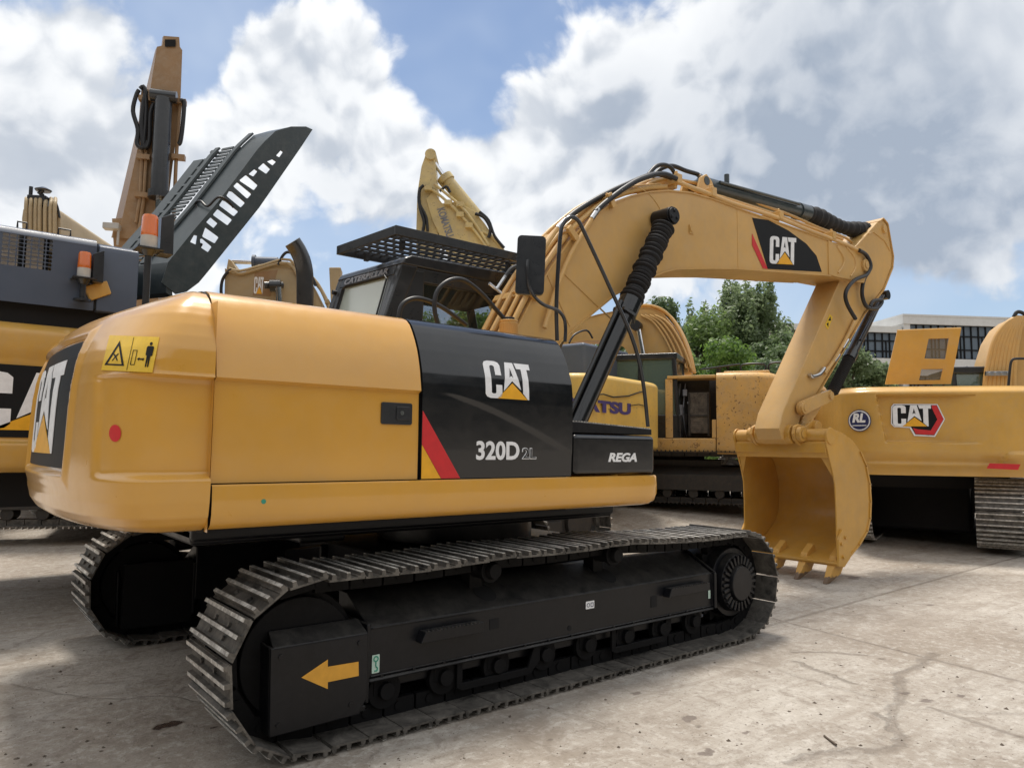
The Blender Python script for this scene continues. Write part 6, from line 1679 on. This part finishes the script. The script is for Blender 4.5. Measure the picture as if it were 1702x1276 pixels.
def tree(pos, h, w, label, mat, seed, leaves=16000, lobes=14, spiky=0, leaf=.20, base=.05, group='trees along the far side of the yard'):
    rnd = random.Random(seed)
    root = bpy.data.objects.new('tree', None); COL.objects.link(root); root.location = pos; tag(root, label, 'tree', group)
    # trunk and limbs
    mb = MB(); mb.tube([(0, 0, 0), (.1, 0, h*.25), (-.05, .1, h*.5), (0, 0, h*.8)], [.22, .17, .11, .04], 10)
    cl = []
    for k in range(lobes):
        a = rnd.uniform(0, 2*math.pi); t = (k+.5)/lobes; zz = h*(base+.1+(.82-base)*t); rad = w*.5*math.sin(math.pi*min(1, .30+.55*t))*rnd.uniform(.35, 1.0)
        r = w*.5*rnd.uniform(.30, .50)*(1.1-.28*t)
        cl.append((Vector((rad*math.cos(a), rad*math.sin(a), zz)), r, rnd.uniform(.7, 1.1)))
    if spiky:
        for k in range(spiky):
            a = rnd.uniform(0, 2*math.pi); rad = w*.5*rnd.uniform(.0, .85); zt = h*rnd.uniform(.78, 1.08)
            for j in range(6): cl.append((Vector((rad*math.cos(a)+rnd.uniform(-.14, .14), rad*math.sin(a), zt-j*.30)), .12+.055*j, 1.5))
    for c, r, s in cl[:lobes]: mb.tube([(0, 0, max(.3, c.z-w*.35)), (c.x*.5, c.y*.5, c.z-.3), tuple(c)], [.07, .05, .015], 6)
    mb.build('trunk', 'bark', root)
    vol = [r**2.2 for c, r, s in cl]; tot = sum(vol); mb = MB(); V = mb.v; F = mb.f
    for (c, r, s), vv in zip(cl, vol):
        for k in range(int(leaves*vv/tot)):
            d = Vector((rnd.gauss(0, 1), rnd.gauss(0, 1), rnd.gauss(0, 1))).normalized()
            q = c+Vector((d.x, d.y, d.z*s))*r*(rnd.random()**.35)*rnd.choice((1, 1, 1, 1.18))
            n_ = (d+Vector((rnd.gauss(0, .6), rnd.gauss(0, .6), rnd.gauss(.3, .6)))).normalized(); u = n_.orthogonal().normalized(); w_ = n_.cross(u)
            an = rnd.uniform(0, math.pi); u2 = u*math.cos(an)+w_*math.sin(an); w2 = n_.cross(u2); L_ = leaf*rnd.uniform(.6, 1.25); o = len(V)
            V += [tuple(q-u2*L_*.5), tuple(q+w2*L_*.30+n_*L_*.06), tuple(q+u2*L_*.6), tuple(q-w2*L_*.30+n_*L_*.06)]; F.append((o, o+1, o+2, o+3))
    mb.m = [0]*len(F)
    mb.build('crown', mat, root)
def build_trees():
    M['bark'] = flat('bark', (.09, .07, .055), .9)
    M['leafA'] = leaf_mat('leaf_mid_green', (.06, .105, .035), (.18, .26, .08)); M['leafB'] = leaf_mat('leaf_dark_green', (.05, .085, .038), (.14, .20, .085)); M['leafC'] = leaf_mat('leaf_grey_green', (.075, .115, .06), (.20, .26, .13)); M['leafD'] = leaf_mat('leaf_fresh_green', (.045, .095, .02), (.15, .25, .05))
    def T(px_, dep, top_px, w, mat, label, seed, **k):
        q = at_depth(px_, 750, dep); z0 = .5; zt = at_depth(px_, top_px, dep).z
        tree((q.x, q.y, z0), zt-z0, w, label, mat, seed, **k)
    T(1085, 33, 482, 3.4, 'leafB', 'dark green tree just right of the front boom cylinder', 1, lobes=12, spiky=3)
    T(1160, 36, 512, 5.2, 'leafA', 'rounded mid green tree above the rusty cab roof', 2, lobes=18)
    T(1215, 38, 468, 5.0, 'leafC', 'tall tree with upright leafy shoots left of the arm', 3, lobes=16, spiky=16, leaf=.21)
    T(1262, 37, 474, 4.2, 'leafC', 'tall tree with loose shoots nearest the slanting arm', 4, lobes=14, spiky=13, leaf=.21)
    T(1195, 27, 560, 3.8, 'leafD', 'fresh green bushy tree low behind the rusty excavator', 5, lobes=15, leaf=.16)
    T(1130, 29, 578, 3.2, 'leafA', 'low bushy tree beside the dark cab roof', 6, lobes=12, leaf=.16)
    T(1250, 30, 590, 4.0, 'leafB', 'dark low tree behind the rusty excavator rear end', 7, lobes=14, leaf=.17)
    T(1305, 34, 545, 3.8, 'leafB', 'dark tree directly behind the arm, with a few loose twigs on top', 8, lobes=13, spiky=3)
    T(1355, 34, 560, 3.6, 'leafB', 'dark tree hidden partly by the lower arm', 9, lobes=13)
    T(1412, 31, 556, 3.6, 'leafC', 'grey green tree right of the arm in front of the pale building', 10, lobes=15, leaf=.18)
    T(1448, 32, 600, 3.0, 'leafC', 'small grey green tree against the building left of the open hood panel', 11, lobes=12, leaf=.18)
    T(1120, 38, 505, 5.0, 'leafB', 'dark green tree filling the gap above the rusty cab', 21, lobes=15, leaf=.19)
    T(1290, 39, 520, 4.5, 'leafC', 'grey green tree touching the left edge of the slanting arm', 22, lobes=15, spiky=4)
    T(1335, 37, 528, 4.0, 'leafA', 'mid green tree top showing at the left corner of the pale building', 23, lobes=14)
    T(1000, 36, 548, 5.5, 'leafB', 'dark tree seen under the boom of the front excavator', 12, lobes=14)
    T(940, 34, 560, 4.5, 'leafA', 'mid green tree behind the front excavator side rail', 13, lobes=12)
    T(830, 32, 500, 5, 'leafD', 'fresh green tree seen through the front window of the cab', 14, lobes=12)
    T(755, 30, 500, 5, 'leafD', 'fresh green tree seen through the middle of the cab', 15, lobes=12)
    T(690, 34, 520, 5, 'leafA', 'mid green tree behind the rear post of the cab', 16, lobes=12)
    T(1540, 36, 660, 5, 'leafB', 'dark tree behind the right-hand machine', 17, lobes=12)
    T(600, 40, 650, 6, 'leafB', 'dark tree low behind the rear of the cab', 18, lobes=12)

# ================================================================== BUILDING
def build_building():
    dep = 52
    c = at_depth(1560, 750, dep); yaw = 51.1-90+6
    fr = Frame(c.x, c.y, .5, yaw)
    root = empty('office_building', fr, 'pale grey office building with long bands of dark windows behind the right-hand excavator', 'building')
    M['render'] = paint('pale_render', (.68, .68, .67), .8, 0, .05, .12, dustcol=(.38, .36, .33), wave=.0)
    M['render2'] = paint('white_parapet', (.70, .70, .68), .8, 0, .05, .10, dustcol=(.42, .38, .33), wave=.0)
    def X(px_, y=0): return fr.at(px_, 600, 'y', y).x
    def Zz(py, px_=1600, y=0): return fr.at(px_, py, 'y', y).z
    # right block, three visible bands
    xa, xb = X(1504), X(1900)
    zr, zw1, zw0, zp0, zb0 = Zz(528), Zz(541), Zz(597), Zz(612), 0
    mb = MB(); mb.box(xa, xb, .3, 14, 0, zr-.3); mb.box(xa-.1, xb, -.1, 14, Zz(541), zr); mb.box(xa, xb, 0, .35, Zz(611), Zz(597)); mb.box(xa, xb, -.15, .35, Zz(626), Zz(616)); mb.box(xa, xa+.5, 0, .35, Zz(611), zr-.1)
    mb.box(xa, xb, 0, .35, Zz(655), Zz(645)); mb.box(xa-.12, xb, -.14, 14, zr, zr+.12)
    mb.build('wall', 'render', root)
    def win(x0, x1, z0, z1, nx, y=.2):
        mb = MB(); t = .09
        for k in range(nx+1): x = x0+(x1-x0)*k/nx; mb.box(x-t/2, x+t/2, y-.08, y+.05, z0, z1)
        for zz in (z0, z0+(z1-z0)*.28, z0+(z1-z0)*.68, z1): mb.box(x0, x1, y-.07, y+.04, zz-t/2, zz+t/2)
        for k in range(0, nx, 3):
            x = x0+(x1-x0)*(k+.5)/nx; mb.box(x-t*.4, x+t*.4, y-.075, y+.045, z0, z0+(z1-z0)*.68)
        w = mb.build('window', 'dblk', root)
        g = MB(); g.box(x0, x1, y, y+.02, z0, z1); g.build('pane', 'bglass', w)
    n = 3
    for k in range(n+2):
        a = xa+.5+(xb-xa-.5)*k/(n+2); b = xa+.5+(xb-xa-.5)*(k+1)/(n+2)-.25
        win(a, b, Zz(597), Zz(541), 6); win(a, b, Zz(645), Zz(627), 6)
    # left lower block set a little forward
    x0, x1 = X(1300), X(1500)
    mb = MB(); mb.box(x0, x1, .5, 12, 0, Zz(545, 1450)-.1); mb.box(x0-.2, x1+.1, .1, 12, Zz(551, 1450), Zz(541, 1450)); mb.box(x0, x1, .2, .7, Zz(611, 1450), Zz(594, 1450)); mb.box(x0, x1, .2, .7, Zz(655, 1450), Zz(648, 1450))
    mb.build('wall', 'render2', root)
    for k in range(3):
        a = x0+(x1-x0)*k/3+.1; b = x0+(x1-x0)*(k+1)/3-.15
        win(a, b, Zz(594, 1450), Zz(551, 1450), 5, .4); win(a, b, Zz(648, 1450), Zz(612, 1450), 5, .4)

# ================================================================== SKY AND LIGHT
SUN_EL, SUN_AZ = 74, 62     # degrees; azimuth measured from +x towards +y
def build_world():
    w = bpy.data.worlds.new('World'); sc.world = w; w.use_nodes = True; nt = w.node_tree; L = nt.links
    bg = nt.nodes['Background']
    sky = nt.nodes.new('ShaderNodeTexSky'); sky.sky_type = 'NISHITA'; sky.sun_disc = False
    sky.sun_elevation = R(SUN_EL); sky.sun_rotation = R(90-SUN_AZ); sky.air_density = 1.0; sky.dust_density = .6; sky.ozone_density = 1.5
    tc = nt.nodes.new('ShaderNodeTexCoord'); d = tc.outputs['Generated']
    STR = .12; k = 1/STR
    wn = nt.nodes.new('ShaderNodeTexNoise'); wn.inputs['Scale'].default_value = 4.0; wn.inputs['Detail'].default_value = 3; L.new(d, wn.inputs['Vector'])
    ws = nt.nodes.new('ShaderNodeVectorMath'); ws.operation = 'MULTIPLY_ADD'; L.new(wn.outputs['Color'], ws.inputs[0]); ws.inputs[1].default_value = (.13,)*3
    wd = nt.nodes.new('ShaderNodeVectorMath'); wd.operation = 'ADD'; ws.inputs[2].default_value = (-.065,)*3; L.new(ws.outputs[0], wd.inputs[0]); L.new(d, wd.inputs[1])
    dw = wd.outputs[0]
    def blob(px_, py, rad_px, kk):
        c = ray(px_, py).normalized(); n_ = nt.nodes.new('ShaderNodeVectorMath'); n_.operation = 'DISTANCE'; L.new(dw, n_.inputs[0]); n_.inputs[1].default_value = c
        t = nt.nodes.new('ShaderNodeMapRange'); t.interpolation_type = 'SMOOTHSTEP'; t.inputs[1].default_value = 0; t.inputs[2].default_value = rad_px/FPX; t.inputs[3].default_value = kk; t.inputs[4].default_value = 0
        L.new(n_.outputs['Value'], t.inputs[0]); return t.outputs[0]
    def addup(lst):
        r = None
        for b_ in lst:
            x = blob(*b_); r = x if r is None else math_(nt, 'ADD', r, x)
        return r
    sep = nt.nodes.new('ShaderNodeSeparateXYZ'); L.new(d, sep.inputs[0])
    # extra bright cloud added outside the view to raise the fill light
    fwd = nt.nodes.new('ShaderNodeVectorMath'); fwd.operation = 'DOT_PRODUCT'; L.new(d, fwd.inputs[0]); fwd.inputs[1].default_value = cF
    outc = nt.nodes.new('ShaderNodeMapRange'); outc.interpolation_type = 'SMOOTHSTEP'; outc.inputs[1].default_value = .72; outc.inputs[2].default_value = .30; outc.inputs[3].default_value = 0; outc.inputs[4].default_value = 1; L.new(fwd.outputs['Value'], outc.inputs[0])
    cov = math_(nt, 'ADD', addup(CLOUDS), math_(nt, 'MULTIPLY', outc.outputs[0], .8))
    def puffs(vec, det, vd):
        n1 = noise(nt, 6.0, det, .58, vec)
        vo = nt.nodes.new('ShaderNodeTexVoronoi'); vo.inputs['Scale'].default_value = 13; vo.inputs['Detail'].default_value = vd; vo.inputs['Roughness'].default_value = .6; vo.normalize = True
        L.new(vec, vo.inputs['Vector'])
        return math_(nt, 'MULTIPLY_ADD', n1, 1.0, math_(nt, 'MULTIPLY_ADD', vo.outputs['Distance'], -.75, .25))
    p0 = puffs(dw, 7, 2.0)
    sd = Vector((math.cos(R(SUN_EL))*math.cos(R(SUN_AZ)), math.cos(R(SUN_EL))*math.sin(R(SUN_AZ)), math.sin(R(SUN_EL))))
    of = nt.nodes.new('ShaderNodeVectorMath'); of.operation = 'ADD'; L.new(dw, of.inputs[0]); of.inputs[1].default_value = sd*.022+Vector((0, 0, .012))
    p1 = puffs(of.outputs[0], 3, 1.0)
    dens = math_(nt, 'MULTIPLY_ADD', math_(nt, 'SUBTRACT', p0, .5), 1.25, cov)
    def mr(v, a, b_, c=0, d_=1, sm=True):
        n = nt.nodes.new('ShaderNodeMapRange'); n.interpolation_type = 'SMOOTHSTEP' if sm else 'LINEAR'
        for i_, q in enumerate((a, b_, c, d_)): n.inputs[i_+1].default_value = q
        L.new(v, n.inputs[0]); return n.outputs[0]
    mask = mr(dens, .32, .54)
    veil = mr(noise(nt, 2.4, 4, .6, dw), .36, .68, .08, .55)
    lit = math_(nt, 'SUBTRACT', p0, p1)
    shade = mr(lit, .12, -.16)
    thick = mr(dens, .55, 1.9, 0, 1, False)
    shade = math_(nt, 'MULTIPLY', shade, math_(nt, 'MULTIPLY_ADD', addup(GREYS[:1]), -1.2, 1.0))
    dark = math_(nt, 'MULTIPLY_ADD', shade, .50, math_(nt, 'MULTIPLY_ADD', thick, .30, addup(GREYS)))
    mot = mr(noise(nt, 5.5, 6, .6, dw), .34, .66, -.42, .22)
    dark = math_(nt, 'MULTIPLY_ADD', addup(GREYS[:1]+GREYS[-1:]), mot, dark)
    dark = math_(nt, 'ADD', math_(nt, 'SUBTRACT', dark, math_(nt, 'MULTIPLY', outc.outputs[0], .30)), 0, clamp=True)
    dark = math_(nt, 'MINIMUM', dark, .86)
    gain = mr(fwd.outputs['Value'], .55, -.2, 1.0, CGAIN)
    cl = mixc(nt, dark, (.95*k, .965*k, .98*k, 1), (.27*k, .34*k, .45*k, 1))
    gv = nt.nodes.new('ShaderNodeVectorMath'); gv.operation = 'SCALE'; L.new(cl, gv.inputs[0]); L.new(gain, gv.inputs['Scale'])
    hz = mr(sep.outputs['Z'], .35, .0, 0, .45)
    skyc = mixc(nt, hz, sky.outputs[0], (.46*k, .56*k, .70*k, 1))
    skyc = mixc(nt, veil, skyc, (.62*k, .71*k, .84*k, 1))
    fin = mixc(nt, mask, skyc, gv.outputs[0])
    # dark band added low in the sky behind the viewer, to darken reflections
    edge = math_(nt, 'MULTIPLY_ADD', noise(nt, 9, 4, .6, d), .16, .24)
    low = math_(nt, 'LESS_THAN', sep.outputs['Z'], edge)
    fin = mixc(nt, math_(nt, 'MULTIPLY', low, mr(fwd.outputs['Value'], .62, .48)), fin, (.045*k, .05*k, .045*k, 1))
    nz = nt.nodes.new('ShaderNodeMath'); nz.operation = 'LESS_THAN'; L.new(sep.outputs['Z'], nz.inputs[0]); nz.inputs[1].default_value = -.005
    fin = mixc(nt, nz.outputs[0], fin, (.30*k, .27*k, .23*k, 1))
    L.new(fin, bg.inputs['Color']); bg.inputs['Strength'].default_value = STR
    w.cycles.sampling_method = 'MANUAL'; w.cycles.sample_map_resolution = 256
    sun = bpy.data.lights.new('sun', 'SUN'); sun.energy = SUN_E; sun.angle = R(14); sun.color = (1, .93, .83)
    so = bpy.data.objects.new('sun', sun); COL.objects.link(so); so.rotation_euler = (-sd).to_track_quat('-Z', 'Y').to_euler()
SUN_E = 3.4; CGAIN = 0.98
CLOUDS = [(70, 70, 190, .50), (60, 280, 300, .72), (250, 340, 200, .42), (330, 230, 110, .25), (260, 430, 260, .45),
          (470, 90, 170, .62), (590, 130, 190, .62), (560, 290, 250, .60), (740, 340, 160, .45), (900, 270, 160, .45), (1010, 120, 220, .62), (1060, 300, 280, .62),
          (1300, 120, 380, .80), (1600, 130, 400, .85), (1240, 330, 220, .35), (1600, 430, 170, .28), (900, 430, 250, .40), (1430, 380, 150, .12)]
GREYS = [(1620, 190, 520, .46), (1330, 110, 300, .10), (1150, 350, 320, .15), (560, 300, 140, .22), (170, 440, 260, .12), (1000, 180, 130, .15), (1450, 430, 340, .35)]

def build_camera():
    cam = bpy.data.cameras.new('camera'); cam.lens = FPX/W0*36; cam.sensor_width = 36; cam.clip_end = 2000; cam.clip_start = .05
    co = bpy.data.objects.new('camera', cam); COL.objects.link(co)
    m = Matrix(((cR.x, cU.x, -cF.x, CAM.x), (cR.y, cU.y, -cF.y, CAM.y), (cR.z, cU.z, -cF.z, CAM.z), (0, 0, 0, 1)))
    co.matrix_world = m; sc.camera = co

build_main()
build_left(); build_raised(); build_endon(); build_midboom(); build_pale(); build_rusty(); build_glimpse(); build_right()
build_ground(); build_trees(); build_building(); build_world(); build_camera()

# keep the tree thing > part > sub-part: anything deeper hangs under its part
def depth(o):
    n = 0
    while o.parent: o = o.parent; n += 1
    return n
for o in list(COL.objects):
    while depth(o) > 2: o.parent = o.parent.parent

sc.view_settings.view_transform = 'Standard'; sc.view_settings.look = 'None'; sc.view_settings.exposure = 0.12; sc.view_settings.gamma = 1
sc.cycles.max_bounces = 6; sc.cycles.transparent_max_bounces = 12
